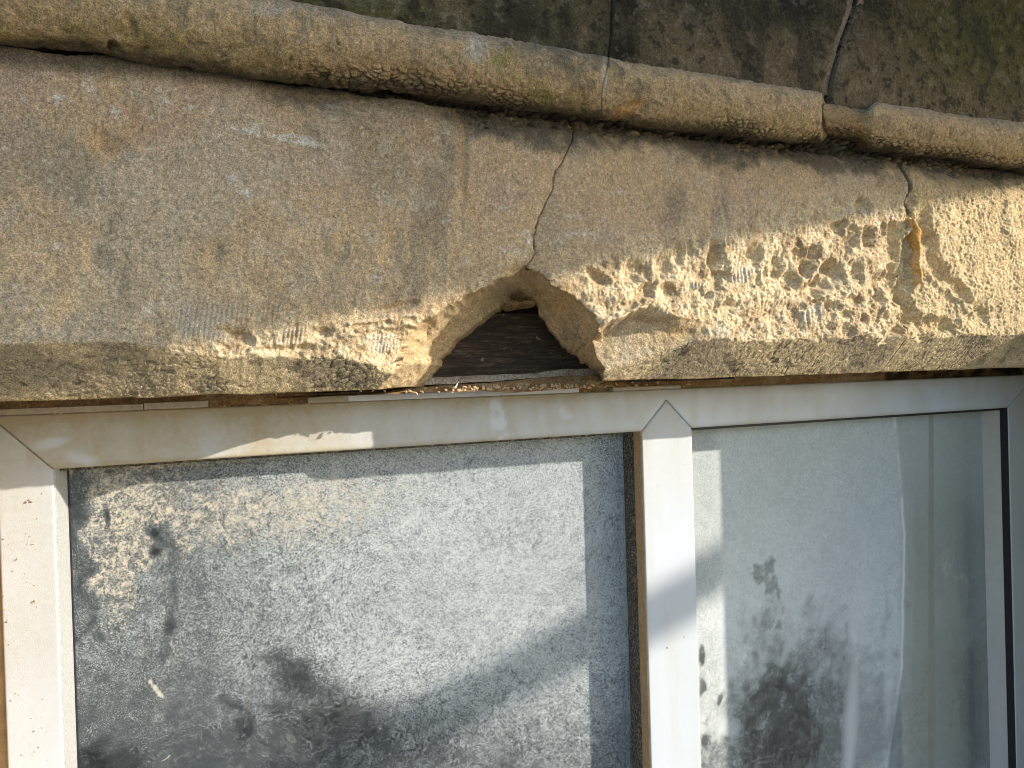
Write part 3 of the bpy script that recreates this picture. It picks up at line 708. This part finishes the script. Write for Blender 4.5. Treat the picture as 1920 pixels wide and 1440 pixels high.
# ------------------------------------------------------------------ behind the hole
def wood_material():
    m, nt, N, L, bs = new_mat('old_dark_timber')
    p = pos(nt)
    mp = N.new('ShaderNodeMapping'); mp.inputs['Scale'].default_value = (1, 1, 9); L.new(p, mp.inputs[0])
    n = noise(nt, mp.outputs[0], 28, 6, 0.65, 0.3); n2 = noise(nt, mp.outputs[0], 140, 4, 0.7)
    k = mth(nt, 'ADD', mth(nt, 'MULTIPLY', n, 0.6), mth(nt, 'MULTIPLY', n2, 0.4))
    c = ramp(nt, k, [(0.34, (0.012, 0.007, 0.005)), (0.52, (0.05, 0.033, 0.023)), (0.66, (0.17, 0.12, 0.08))])
    s = noise(nt, p, 150, 3, 0.6)
    c = mixn(nt, ramp(nt, s, [(0.66, (0, 0, 0)), (0.72, (1, 1, 1))]), c, (0.22, 0.18, 0.13))
    sp = N.new('ShaderNodeSeparateXYZ'); L.new(p, sp.inputs[0])
    L.new(c, bs.inputs['Base Color']); bs.inputs['Roughness'].default_value = 0.85
    bump(nt, k, 1.0, 0.002, bs)
    return m
M_WOOD = wood_material()
M_WOODRED = plain('reddish_timber', (0.10, 0.05, 0.022), 0.85, 0.4, 60, 0.2, 0.001, 150)
YW = -0.038
mb = MB(); mb.box((0.12, YW, -0.010), (0.62, YW + 0.04, at(960, 588, YW)[2]))
tag(mb.build('timber_board', M_WOOD), 'dark brown board seen behind the triangular hole in the lintel', 'timber board')
mb = MB(); mb.box((0.10, YW + 0.012, at(960, 590, YW)[2]), (0.62, YW + 0.06, 0.16))
tag(mb.build('timber_batten', M_WOODRED), 'reddish timber at the very top of the hole', 'timber batten')

def strip(name, pts_top, pts_bot, Y, n, mat, rel=0.001, f=90, colr=(0.3, 0.22, 0.13), colr2=None, thick=0.01, lean=0.0, seed=3):
    """a ragged strip between two pixel-drawn edges on plane Y"""
    u0, u1 = pts_top[0][0], pts_top[-1][0]
    us = np.linspace(u0, u1, n); tt = np.linspace(0, 1, 16)
    vt = np.interp(us, [p[0] for p in pts_top], [p[1] for p in pts_top]) + 1.3 * fbm(us / 1000, us * 0, 60, 3, seed)
    vb = np.interp(us, [p[0] for p in pts_bot], [p[1] for p in pts_bot]) + 1.5 * fbm(us / 1000, us * 0 + 9, 70, 3, seed + 1)
    UU = np.repeat(us[None], 16, 0); VV = vb[None] * (1 - tt[:, None]) + vt[None] * tt[:, None]
    p = np.array([at(a, b, Y) for a, b in zip(UU.ravel(), VV.ravel())]).reshape(UU.shape + (3,))
    r = fbm(p[..., 0], p[..., 2] * 2, f, 4, seed)
    p[..., 1] += rel * r * 2 - lean * (1 - tt[:, None])
    c = np.ones(UU.shape + (3,)) * np.array(colr)
    if colr2 is not None: c = mixc(c, colr2, ss(-0.1, 0.3, r + 0.3 * fbm(p[..., 0], p[..., 2], 30, 3, seed + 4)))
    return grid(name, p, mat, ext=(0, thick, 0), col=c)
o = strip('timber_strip', [(792, 709), (900, 704), (1000, 700), (1060, 692), (1160, 690)], [(792, 722), (860, 719), (950, 713), (1040, 705), (1160, 702)], -0.050, 400, M_STONE, 0.0004, 120, (0.36, 0.32, 0.26), (0.28, 0.23, 0.18), 0.02, 0.002)
tag(o, 'pale splintered strip along the foot of the hole', 'timber strip')
o = strip('sand_debris', [(520, 745), (690, 738), (770, 728), (830, 722), (940, 716), (1030, 705), (1080, 701), (1150, 705), (1190, 722)],
          [(520, 747), (690, 740), (780, 735), (850, 734), (900, 732), (960, 736), (1010, 732), (1080, 727), (1190, 723)], -0.050, 420, M_STONE, 0.0035, 60, (0.30, 0.19, 0.10), (0.42, 0.30, 0.17), 0.03, 0.012, 5)
tag(o, 'heap of fallen sand and crumbs lying on the frame under the hole', 'sand')
o = strip('foam_lump', [(936, 566), (950, 548), (968, 540), (985, 546), (1004, 558)], [(936, 570), (952, 574), (966, 580), (985, 577), (1004, 575)], -0.062, 120, M_STONE, 0.005, 90, (0.40, 0.29, 0.16), (0.30, 0.19, 0.09), 0.02, 0.0, 9)
tag(o, 'lump of yellowish stone wedged at the apex of the hole', 'stone lump')
# chip lying on the sand
mb = MB()
a, b_, c_, d_ = at(852, 727, -0.079), at(859, 716, -0.079), at(858, 720, -0.079), at(855, 727, -0.079)
mb.prism([a, b_, c_, d_], (0.001, 0.002, 0.0))
tag(mb.build('paint_flake', plain('white_flake', (0.6, 0.58, 0.54), 0.7)), 'tiny white flake lying on the sand below the hole', 'flake')

# ------------------------------------------------------------------ window
win = empty('window', (0.5, 0, -0.9))
tag(win, 'white plastic window with a dusty left pane and a misted right pane under the stone lintel', 'window')
def wp(o):                                     # parts are built in world space
    o.location = (-0.5, 0, 0.9); return o
ZR0, ZR1 = -0.0705, -0.0205                    # rail
XL1 = at(100, 900, 0)[0]; XL0 = at(0, 900, 0)[0] - 0.002
XM0 = at(1206, 900, 0)[0]; XM1 = at(1300, 900, 0)[0]
XR0 = at(1894, 900, 0)[0]; XR1 = XR0 + 0.058
ZBOT = -0.80
apexX, apexZ = (XM0 + XM1) / 2, at(1251, 749, 0)[2]

def plate(name, x, zlo, zhi, nz, dustf, Y=0.0, depth=0.055, edge=0.0016):
    """upright plate: grid columns between zlo(x) and zhi(x), edges rounded, carried back by depth"""
    zlo = np.broadcast_to(zlo, x.shape); zhi = np.broadcast_to(zhi, x.shape)
    t = np.concatenate([[0, 0.0], np.linspace(0, 1, nz), [1.0]])
    span = (zhi - zlo)[None]
    tt = np.linspace(0, 1, nz)[:, None]
    XX = np.repeat(x[None], nz, 0); ZZ = zlo[None] + tt * span
    de = np.minimum(np.minimum(ZZ - zlo[None], zhi[None] - ZZ), np.minimum(XX - x[0], x[-1] - XX))
    YY = Y + edge * (1 - np.sqrt(np.clip(1 - (1 - np.clip(de / edge, 0, 1)) ** 2, 0, 1))) * 0.7
    YY = YY + 0.0002 * fbm(XX, ZZ, 8, 2, 5)
    UU, VV = proj(XX, YY, ZZ)
    return wp(grid(name, np.stack([XX, YY, ZZ], -1), M_UPVC, win, ext=(0, depth, 0), attrs={'dust': np.clip(dustf(UU, VV, XX, ZZ), 0, 1)}))
def axis_x(a, b, step, e=0.0016):
    return np.unique(np.concatenate([np.linspace(a, a + e, 5), np.arange(a + e, b - e, step), np.linspace(b - e, b, 5)]))
rx = axis_x(XL0, XR1, 0.0022)
def vmit(x):                                   # lower boundary of the rail: mitres at jambs, arrow over the mullion
    z = np.full(x.shape, ZR0)
    m = (x > XM0) & (x < XM1)
    z[m] = ZR0 + (apexZ - ZR0) * (1 - np.abs(x[m] - apexX) / ((XM1 - XM0) / 2))
    z = np.where(x < XL1, ZR0 + (XL1 - x) * (ZR1 - 0.004 - ZR0) / (XL1 - XL0 + 1e-6), z)
    z = np.where(x > XR0, ZR0 + (x - XR0) * (ZR1 - 0.004 - ZR0) / (XR1 - XR0), z)
    return z
def dust_rail(U_, V_, X_, Z_):
    n = fbm(X_, Z_, 20, 3, 6); n5 = fbm(X_, Z_, 90, 4, 2)
    d = 0.66 - 0.50 * ss(500, 1500, U_) + 0.18 * n
    d += 0.20 * fbm(X_ * 2.5, Z_ * 0.8, 30, 4, 9) + 0.3 * ss(-0.064, -0.070, Z_)
    d += 0.42 * ss(-0.035, -0.020, Z_ + 0.004 * n5) * (1 - 0.3 * ss(1200, 1500, U_))
    d += 0.25 * (1 - ss(60, 320, U_))
    d -= 0.75 * np.clip(ell(U_ + 14 * n5, V_ + 40 * n5, 936, 787, 12, 32, 0, .4) * .8 + ell(U_ + 30 * n, V_ + 20 * n, 80, 822, 34, 12, -8, .5) * .7 + ell(U_ + 30 * n, V_ + 20 * n, 150, 858, 34, 12, 20, .6) * .6 + ell(U_ + 20 * n5, V_ + 20 * n5, 1058, 775, 8, 8, 0, .9) * .5, 0, 1)
    d -= 0.4 * ell(U_, V_, 1250, 790, 34, 26, 0, .5)
    return d
plate('top_rail', rx, vmit(rx), ZR1, 36, dust_rail)
mx_ = axis_x(XM0, XM1, 0.002)
plate('mullion', mx_, ZBOT, vmit(mx_) - 0.0009, 330, lambda U_, V_, X_, Z_: 0.13 + 0.10 * fbm(X_, Z_, 14, 3, 2) + 0.22 * np.clip(fbm(X_ * 4, Z_ * 0.5, 22, 4, 7), 0, 1) + 0.25 * np.exp(-np.abs(X_ - XM0) / 0.003) + 0.18 * (1 - ss(820, 1050, V_)))
jx = axis_x(XL0, XL1, 0.002)
plate('jamb', jx, ZBOT, vmit(jx) - 0.0009, 330, lambda U_, V_, X_, Z_: 0.38 + 0.25 * fbm(X_, Z_, 9, 3, 3) + 0.5 * (1 - ss(820, 900, V_)) * (U_ > 50) - 0.15 * ss(1000, 1400, V_))
jx2 = axis_x(XR0, XR1, 0.002)
plate('jamb', jx2, ZBOT, vmit(jx2) - 0.0009, 330, lambda U_, V_, X_, Z_: 0.3 + 0.1 * fbm(X_, Z_, 9, 3, 3))
mb = MB(); mb.box((XL1, 0.0, ZBOT), (XM0, 0.055, ZBOT + 0.06)); mb.box((XM1, 0.0, ZBOT), (XR0, 0.055, ZBOT + 0.06))
o = wp(mb.build('bottom_rail', plain('white_plastic', (0.68, 0.69, 0.70), 0.4), win, 0.0015))
# dust-coated returns, grey beads and black gaskets
YG = 0.040
def part(name, mat, quad, z0=ZBOT + 0.06, z1=ZR0, bev=0):
    """upright prism with the (x, y) section given"""
    m_ = MB(); m_.prism([(x, y, z0) for x, y in quad], (0, 0, z1 - z0)); return wp(m_.build(name, mat, win, bev))
e = 0.0003
part('glazing_bead', M_TAN, [(XM0 - 0.0012, 0.0014), (XM0 + 0.001, 0.0014), (XM0 + 0.001, 0.016), (XM0 - 0.0022, 0.016)])
part('gasket', M_GASKET, [(XM0 - 0.0010, 0.0175), (XM0 + 0.001, 0.0175), (XM0 + 0.001, YG + 0.004), (XM0 - 0.0035, YG + 0.004)])
part('glazing_bead', M_GREY_BEAD, [(XL1 - 0.001, 0.0022), (XL1 + 0.0012, 0.003), (XL1 + 0.0065, YG - 0.001), (XL1 - 0.001, YG - 0.001)])
part('gasket', M_BLACK, [(XL1 + 0.0065, YG - 0.003), (XL1 + 0.0078, YG - 0.003), (XL1 + 0.0078, YG + 0.002), (XL1 + 0.0065, YG + 0.002)])
part('gasket', M_BLACK, [(XR0 - 0.0016, 0.0016), (XR0 + 0.001, 0.0016), (XR0 + 0.001, 0.013), (XR0 - 0.0016, 0.013)])
part('glazing_bead', plain('bead_in_shade', (0.48, 0.47, 0.45), 0.5, 0.06, 60), [(XR0 - 0.0010, 0.013), (XR0 + 0.001, 0.013), (XR0 + 0.001, YG), (XR0 - 0.006, YG)])
part('gasket', M_BLACK, [(XM1 - 0.001, 0.002), (XM1 + 0.0012, 0.004), (XM1 + 0.0012, YG), (XM1 - 0.001, YG)])
m_ = MB(); m_.box((XL1 + 0.001, 0.016, ZR0 - 0.0035), (XM0 - 0.0035, YG + 0.003, ZR0 + 0.004)); wp(m_.build('glazing_bead', M_GASKET, win))
m_ = MB(); m_.box((XM1 + 0.0014, 0.010, ZR0 - 0.004), (XR0 - 0.002, YG + 0.003, ZR0 + 0.004)); wp(m_.build('gasket', M_BLACK, win))
# strip of clean white trim along the top of the rail, in lengths, with gaps of foam between
def trim(u0, u1, v0, v1, mat, nm, dz=0.0065, Y=-0.006):
    a = at(u0, v0, Y); b = at(u1, v1, Y); m_ = MB()
    m_.prism([(a[0], Y, ZR1 + 0.0006), (b[0], Y, ZR1 + 0.0006), (b[0], Y, ZR1 + dz), (a[0], Y, ZR1 + dz)], (0, 0.03, 0))
    return wp(m_.build(nm, mat, win, 0.0004))
M_TRIM = plain('clean_white_trim', (0.66, 0.68, 0.74), 0.35, 0.06, 40)
M_TRIMD = plain('dusty_trim', (0.42, 0.38, 0.31), 0.6, 0.2, 150)
trim(-30, 268, 760, 757, M_TRIMD, 'trim_strip', 0.006); trim(270, 390, 757, 753, M_TRIMD, 'trim_strip', 0.0068)
trim(578, 652, 745, 742, M_TRIMD, 'trim_strip', 0.0068)
trim(653, 939, 742, 737, M_TRIM, 'trim_strip', 0.0068); trim(939.6, 1086, 737, 733, M_TRIM, 'trim_strip', 0.0062)
trim(1150, 1276, 727, 722, M_TRIMD, 'trim_strip', 0.0045)
# sealant / packing between frame and stone
sx = np.arange(-0.17, 1.30, 0.0012); sz = np.linspace(ZR1 + 0.0004, 0.004, 12)
SX, SZ = np.meshgrid(sx, sz)
sr = fbm(SX, SZ * 2, 70, 4, 6)
us_, vs_ = proj(SX, 0.004, SZ)
SY = 0.004 + 0.0025 * sr + 0.018 * ss(1640, 1720, us_)
sc_ = mixc(np.ones(SX.shape + (3,)) * np.array((0.30, 0.185, 0.085)), (0.40, 0.29, 0.17), ss(-0.1, 0.3, sr))
sc_ = mixc(sc_, (0.05, 0.03, 0.02), ss(1600, 1680, us_) * ss(-0.3, 0.2, sr) * 0.9)  # darkness of the open gap at right put into the colour
o = grid('sealant_bead', np.stack([SX, SY, SZ], -1), M_STONE, ext=(0, 0.03, 0), col=sc_)
tag(o, 'ochre line of old sealant between the window frame and the lintel', 'sealant')

mb = MB(); mb.box((XL0 - 0.011, 0.006, ZBOT), (XL0 - 0.0006, 0.04, ZR0 - 0.02))
tag(mb.build('sealant_bead', plain('ochre_sealant', (0.42, 0.28, 0.14), 0.9, 0.2, 100), None, 0.002), 'ochre line of sealant down the outer left edge of the window frame', 'sealant')
import bmesh
bmc = bmesh.new()
def crumb(u, v, sz, Y=0.0):
    p = at(u, v, Y)
    M = Matrix.Translation((p[0], p[1] - sz * 0.25, p[2])) @ Matrix.Rotation(random.random() * 6, 4, (random.random(), random.random(), 1)) @ Matrix.Diagonal((sz * random.uniform(.7, 1.8), sz * 0.6, sz * random.uniform(.5, 1), 1))
    g = bmesh.ops.create_icosphere(bmc, subdivisions=1, radius=0.5, matrix=M)
    for v_ in g['verts']: v_.co += Vector((random.uniform(-1, 1), random.uniform(-1, 1), random.uniform(-1, 1))) * sz * 0.10
for k in range(90):
    u = random.uniform(8, 92) if random.random() < .85 else random.uniform(1215, 1300)
    v = random.uniform(910, 1440)
    crumb(u, v, random.choice([.0007, .0008, .0010, .0015]) * random.uniform(.7, 1.2))
for u, v in ((55, 938), (60, 940), (50, 941), (66, 1127), (62, 1129), (8, 1140), (15, 1165), (33, 1048), (8, 1010)): crumb(u, v, .0026)
for k in range(260):                              # crumbs lying along the top edge of the frame and at the foot of the hole
    u = random.uniform(0, 1650)
    p = at(u, 740, -0.002); v = proj(p[0], -0.002, ZR1 + 0.0006)[1]
    crumb(u, v, random.uniform(.0008, .0026), -0.001)
for k in range(170):
    u = random.gauss(960, 120); crumb(u, np.interp(u, [690, 940, 1190], [738, 728, 722]) + random.uniform(-6, 4), random.uniform(.001, .004), -0.062)
mec = bpy.data.meshes.new('sandstone_crumbs'); bmc.to_mesh(mec); bmc.free()
tag(link('sandstone_crumbs', mec, plain('buff_crumbs', (0.52, 0.38, 0.24), 0.95, 0.2, 300)), 'tiny sandstone crumbs scattered over the window frame', 'crumbs', kind='stuff')

# panes with attributes
def pane(name, x0, x1, mat, fn):
    x = np.linspace(x0, x1, 330); z = np.linspace(ZBOT + 0.05, ZR0 + 0.003, 400)
    XX, ZZ = np.meshgrid(x, z); UU, VV = proj(XX, YG, ZZ)
    at_ = fn(UU, VV, XX, ZZ)
    return wp(grid(name, np.stack([XX, np.full(XX.shape, YG), ZZ], -1), mat, win, attrs={k: np.clip(v, 0, 1) for k, v in at_.items()}))
def fn_left(U, V, X, Z):
    n1 = fbm(X, Z, 9, 4, 1); n2 = fbm(X, Z, 30, 4, 5); n3 = fbm(X, Z, 90, 3, 8)
    film = 0.34 + 0.08 * n1 + 0.24 * ss(350, 800, U) * (1 - ss(1150, 1400, V))
    grit = 0.40 + 0.26 * ss(300, 700, U - 0.25 * (V - 1100)) + 0.04 * n1 + 0.06 * n2 - 0.10 * ss(1230, 1420, V)
    Uw = U + 50 * n2 + 22 * n3; Vw = V + 60 * n1 + 30 * n3 + 30 * n2
    clean = np.zeros(U.shape)
    for u, v, ru, rv, a, k in ((550, 1290, 70, 42, 40, .97), (610, 1375, 110, 70, 10, 1.0), (437, 1380, 20, 50, -8, .8), (205, 1425, 75, 50, 0, .95), (720, 1450, 420, 90, 0, .62), (520, 1250, 40, 20, 0, .6),
                               (880, 1420, 160, 45, -5, .45), (145, 960, 26, 50, 0, .7), (150, 1100, 16, 200, 0, .6), (350, 1300, 150, 60, 0, .25), (290, 1430, 200, 30, 0, .4), (700, 1340, 60, 30, 0, .4)):
        clean = np.maximum(clean, k * ell(Uw, Vw, u, v, ru, rv, a, .8))
    for u, v, ru, rv, a, k in ((290, 1000, 15, 9, 30, .95), (291, 1034, 10, 10, 0, .95), (305, 1010, 18, 26, 10, .5), (326, 1110, 8, 28, -2, .6), (318, 1175, 10, 26, 8, .7), (308, 1225, 7, 30, 6, .5),
                               (201, 970, 4, 20, -10, .7), (325, 1045, 10, 30, 0, .4), (430, 1375, 9, 30, -12, .6)):
        clean = np.maximum(clean, k * ell(U, V, u, v, ru, rv, a, .7))
    right = ss(1060, 1180, U)
    film = film * (1 - clean * 0.92) * (1 - 0.2 * right); grit = grit * (1 - clean * 0.55)
    sand = 0.57 * ell(U + 60 * n2 + 30 * n3, V + 90 * n2, 195, 1020, 90, 200, 4, .95) + 0.50 * ell(Uw, Vw, 480, 960, 480, 90, -5, .9) + 0.34 * ss(1240, 940, V) * ss(1100, 500, U) + 0.22 * ell(Uw, Vw, 200, 1230, 90, 160, 0, .9)
    sand = np.maximum(sand, 0.9 * ss(16, 4, np.abs(V - (886 - 0.068 * (U - 100)))) * (1 - ss(350, 700, U)))
    sand = np.clip(sand, 0, 0.85) * (1 - clean) + 0.05 * n2
    st = np.zeros(U.shape)
    for pts, w, k in (([(262, 1258), (285, 1280), (304, 1308)], 8, .95), ([(321, 1205), (332, 1230), (342, 1250)], 4, .8), ([(255, 1165), (265, 1200), (272, 1230)], 4, .45), ([(460, 1290), (470, 1350)], 4, .4), ([(540, 1350), (565, 1440)], 4, .35), ([(295, 1432), (320, 1418)], 3, .6),
                      ([(539, 1100), (545, 1112)], 3, .5)):
        st = np.maximum(st, k * (1 - ss(w * 0.4, w, pld(U + 5 * n3, V + 5 * n3, pts))) * ss(-0.35, 0.1, n3))
    return dict(film=film, grit=grit, sand=sand, streak=st)
def fn_right(U, V, X, Z):
    n1 = fbm(X, Z, 9, 4, 2); n2 = fbm(X, Z, 34, 4, 7); n3 = fbm(X * 3, Z * 0.5, 30, 4, 8)
    film = 0.86 + 0.08 * n1
    grit = 0.50 + 0.10 * n2 + 0.18 * ss(900, 1200, V)
    film = film * (0.8 + 0.2 * ss(1335, 1365, U + 10 * n2))  # film thinned along the sunlit strip to weaken its contrast
    Uw = U + 30 * n2 + 26 * n3 + 20 * fbm(X, Z, 90, 3, 9); Vw = V + 90 * n2 + 50 * fbm(X, Z, 80, 3, 4)
    clean = np.zeros(U.shape)
    for u, v, ru, rv, a, k in ((1470, 1400, 95, 190, 0, .95), (1545, 1400, 70, 200, 0, .75), (1380, 1450, 70, 60, 0, .7), (1370, 1440, 50, 60, 0, .5), (1440, 1120, 14, 36, 0, .5), (1840, 1300, 70, 200, 0, .55), (1740, 1330, 60, 260, 0, .5), (1600, 1400, 90, 160, 0, .55)):
        clean = np.maximum(clean, k * ell(Uw, Vw, u, v, ru, rv, a, .6))
    clean = np.maximum(clean, 0.45 * ss(1670, 1720, U + 10 * n3) * ss(780, 1050, V))
    for u, v, ru, rv, a in ((1316, 1230, 6, 20, 0), (1320, 1300, 8, 30, -8), (1335, 1340, 8, 22, 20), (1345, 1318, 6, 22, 30), (1322, 1390, 8, 14, 0)):
        clean = np.maximum(clean, 0.85 * ell(U, V, u, v, ru, rv, a, .4) * ss(-0.3, 0.0, n2))
    film = film * (1 - clean); grit = grit * (1 - 0.7 * clean)
    edge = np.interp(V, [790, 900, 1000, 1250, 1440], [1678, 1688, 1696, 1690, 1662])
    rr = ss(0, 6, U - edge)
    film = film * (1 - rr * (0.10 + 0.15 * ss(1180, 1260, V + 20 * n2)))
    film = film * (1 - 0.35 * ell(U, V, 1746, 1200, 5, 900, 0, .4)) * (1 - 0.75 * (1 - ss(3, 8, np.abs(U - 1852))) * ss(820, 850, V) * (1 - ss(1010, 1040, V)))
    grit = grit * (1 - 0.6 * rr)
    st = 0.30 * ell(Uw, V, 1775, 1120, 14, 100, 5, .7) + 0.35 * ell(Uw, V, 1800, 1130, 10, 120, -8, .7)
    st = np.maximum(st, 0.9 * (1 - ss(1.2, 4.5, np.abs(U - edge + 2 * n2))) * np.clip(ss(-0.2, 0.1, n2) * (V < 960) + (V >= 960) * (1 - 0.5 * ss(1250, 1350, V)), 0, 1))
    st = np.maximum(st, 0.75 * ell(U + 10 * n1, V, 1598, 1370, 16, 220, 3, .9) + 0.6 * ell(U, V, 1665, 1310, 8, 80, 0, .8))
    return dict(film=film, grit=grit, sand=U * 0 + 0.05, streak=np.clip(st, 0, 1))
pane('pane', XL1 - 0.002, XM0 + 0.002, M_PANE_L, fn_left)
pane('pane', XM1 - 0.002, XR0 + 0.002, M_PANE_R, fn_right)
# handle behind the left pane
mb = MB()
h0 = at(1172, 1295, YG + 0.03)
mb.tube([(h0[0], YG + .02, h0[2] + .012), (h0[0] - .002, YG + .024, h0[2]), (h0[0] + .004, YG + .024, h0[2] - .02), (h0[0] + .009, YG + .02, h0[2] - .034)], [.006, .008, .006, .004], 12)
wp(mb.build('handle', M_BLACK, win, smooth=True))

# ------------------------------------------------------------------ inside the room
def fabric():
    m, nt, N, L, bs = new_mat('sheer_curtain')
    bs.inputs['Base Color'].default_value = (0.72, 0.72, 0.68, 1); bs.inputs['Roughness'].default_value = 0.9
    tl = N.new('ShaderNodeBsdfTranslucent'); tl.inputs[0].default_value = (0.75, 0.75, 0.72, 1)
    mx = N.new('ShaderNodeMixShader'); mx.inputs[0].default_value = 0.4
    L.new(bs.outputs[0], mx.inputs[1]); L.new(tl.outputs[0], mx.inputs[2]); L.new(mx.outputs[0], N['Material Output'].inputs[0])
    return m
cx = np.linspace(0, 1, 200); cz = np.linspace(-0.95, 0.05, 60)
CX, CZ = np.meshgrid(cx, cz)
sw = 0.6 + 0.4 * ss(-0.1, -0.6, CZ)
x_l = 0.93 + 0.06 * ss(0.0, -0.7, CZ); x_r = 1.10 + 0.03 * ss(0.0, -0.35, CZ) - 0.05 * ss(-0.3, -0.8, CZ)
cur = np.stack([x_l + (x_r - x_l) * CX, 0.13 + 0.018 * sw * np.sin(CX * 26 + 2 * CZ) + 0.008 * np.sin(CX * 61), CZ], -1)
tag(grid('curtain', cur, fabric()), 'white sheer curtain hanging in folds behind the misted pane', 'curtain')
mb = MB(); mb.box((1.05, 0.10, -0.9), (1.30, 0.16, 0.05))
tag(mb.build('inner_board', plain('cream_plaster', (0.80, 0.74, 0.60), 0.9)), 'cream board inside the room behind the right edge of the misted pane', 'board')
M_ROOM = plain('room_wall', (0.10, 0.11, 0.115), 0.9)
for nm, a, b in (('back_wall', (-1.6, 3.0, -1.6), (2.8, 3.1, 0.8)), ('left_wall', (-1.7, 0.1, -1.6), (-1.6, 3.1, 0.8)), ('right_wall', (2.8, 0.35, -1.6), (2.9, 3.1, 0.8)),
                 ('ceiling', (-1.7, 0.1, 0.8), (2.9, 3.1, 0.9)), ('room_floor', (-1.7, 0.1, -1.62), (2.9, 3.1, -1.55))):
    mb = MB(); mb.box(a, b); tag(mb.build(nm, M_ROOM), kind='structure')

# ------------------------------------------------------------------ the rest of the house round the window
M_ASHLAR = plain('ashlar_sandstone', (0.32, 0.25, 0.17), 0.95, 0.25, 8, 0.2, 0.003, 120)
def chunk(name, a, b, label, cat, group=None, mat=M_ASHLAR, bev=0.006):
    mb = MB(); mb.box(a, b); return tag(mb.build(name, mat, None, bev), label, cat, group)
mb = MB()
mb.prism([(1.15, -0.275, -1.0), (1.9, -0.275, -1.0), (1.9, -0.163, -1.0), (1.15, -0.163, -1.0)], (0, 0, 1.105))  # buttress added out of view to throw shade on the right pane
mb.prism([(1.1505, -0.1635, -1.0), (1.9, -0.1635, -1.0), (1.9, 0.07, -1.0), (XR1 + 0.012, 0.07, -1.0), (XR1 + 0.012, -0.02, -1.0)], (0, 0, 0.986))
tag(mb.build('stone_jamb', plain('pale_ashlar', (0.56, 0.47, 0.34), 0.95, 0.2, 8, 0.2, 0.003, 120), None), 'pale splayed stone jamb with an unseen buttress added to shade the right pane', 'stone jamb')  # made paler to bounce light onto the frame's right jamb
chunk('stone_jamb', (-1.2, -0.13, -1.0), (XL0 - 0.012, 0.08, -0.012), 'sandstone pier left of the window', 'stone jamb')
chunk('stone_sill', (-0.35, -0.20, -0.93), (1.4, 0.10, -0.805), 'projecting sandstone sill under the window', 'sill')
chunk('stone_wall', (-3.0, -0.14, -1.6), (4.0, 0.08, -0.935), 'sandstone wall below the window sill', 'wall')
chunk('stone_wall', (-3.0, -0.14, 0.625), (4.0, 0.08, 3.4), 'sandstone wall high above the moulded course', 'wall')
chunk('stone_wall', (-3.0, -0.14, -0.93), (-1.205, 0.08, 0.62), 'sandstone wall far left of the window', 'wall')
chunk('stone_wall', (1.905, -0.14, -0.93), (4.0, 0.08, 0.62), 'sandstone wall far right of the window', 'wall')
mb = MB(); mb.box((-0.15, 0.02, 0.006), (1.9, 0.10, 0.62))
tag(mb.build('inner_lintel', M_WOODRED), 'hidden timber lintel behind the stone course', 'timber lintel')
mb = MB(); mb.box((-1.2, -0.12, 0.0), (-0.345, 0.08, 0.62)); tag(mb.build('stone_wall', M_ASHLAR), 'sandstone wall just left of the lintel', 'wall')
mb = MB(); mb.box((1.345, -0.12, 0.0), (1.9, 0.08, 0.62)); tag(mb.build('stone_wall', M_ASHLAR), 'sandstone wall just right of the lintel', 'wall')
# ground
mb = MB(); mb.box((-60, -60, -1.72), (60, 60, -1.62))
tag(mb.build('ground', plain('grey_gravel', (0.21, 0.20, 0.17), 0.95, 0.3, 6, 0.2, 0.01, 60)), kind='structure')
# added unseen casters: tube shading the panes, sloped slab shading the upper wall
SD = np.array(SUN) / 1.0
def cast(p, t): return p + SD * t              # t metres out from the wall
t1 = 1.9
p1 = cast(at(1215, 1160, 0), t1); p2 = cast(at(1308, 1110, 0), t1)
dv = (p2 - p1) / np.linalg.norm(p2 - p1)
mb = MB(); mb.tube([p1 - dv * 1.3, p1, p2 + dv * 1.0], 0.033, 20)
tag(mb.build('shadow_tube', plain('galvanised_steel', (0.4, 0.4, 0.4), 0.4, 0.2, 20), smooth=True), 'sloping unseen tube added to cast the bar of shadow across the panes', 'shadow caster')
t2 = 0.85
q1 = cast(at(1700, 362, YS), t2); q2 = cast(at(300, 616, YS), t2)
dv = (q2 - q1) / np.linalg.norm(q2 - q1)
a = q1 - dv * 0.9; b = q2 + dv * 0.7
mb = MB(); mb.prism([a, b, b + np.array([0, 0, 1.3]), a + np.array([0, 0, 0.9])], (0.0, -0.06, 0))
tag(mb.build('shadow_slab', plain('caster_brown', (0.12, 0.09, 0.06), 0.8, 0.3, 10)), 'dark unseen slab added to shade the upper wall and lintel', 'gable')
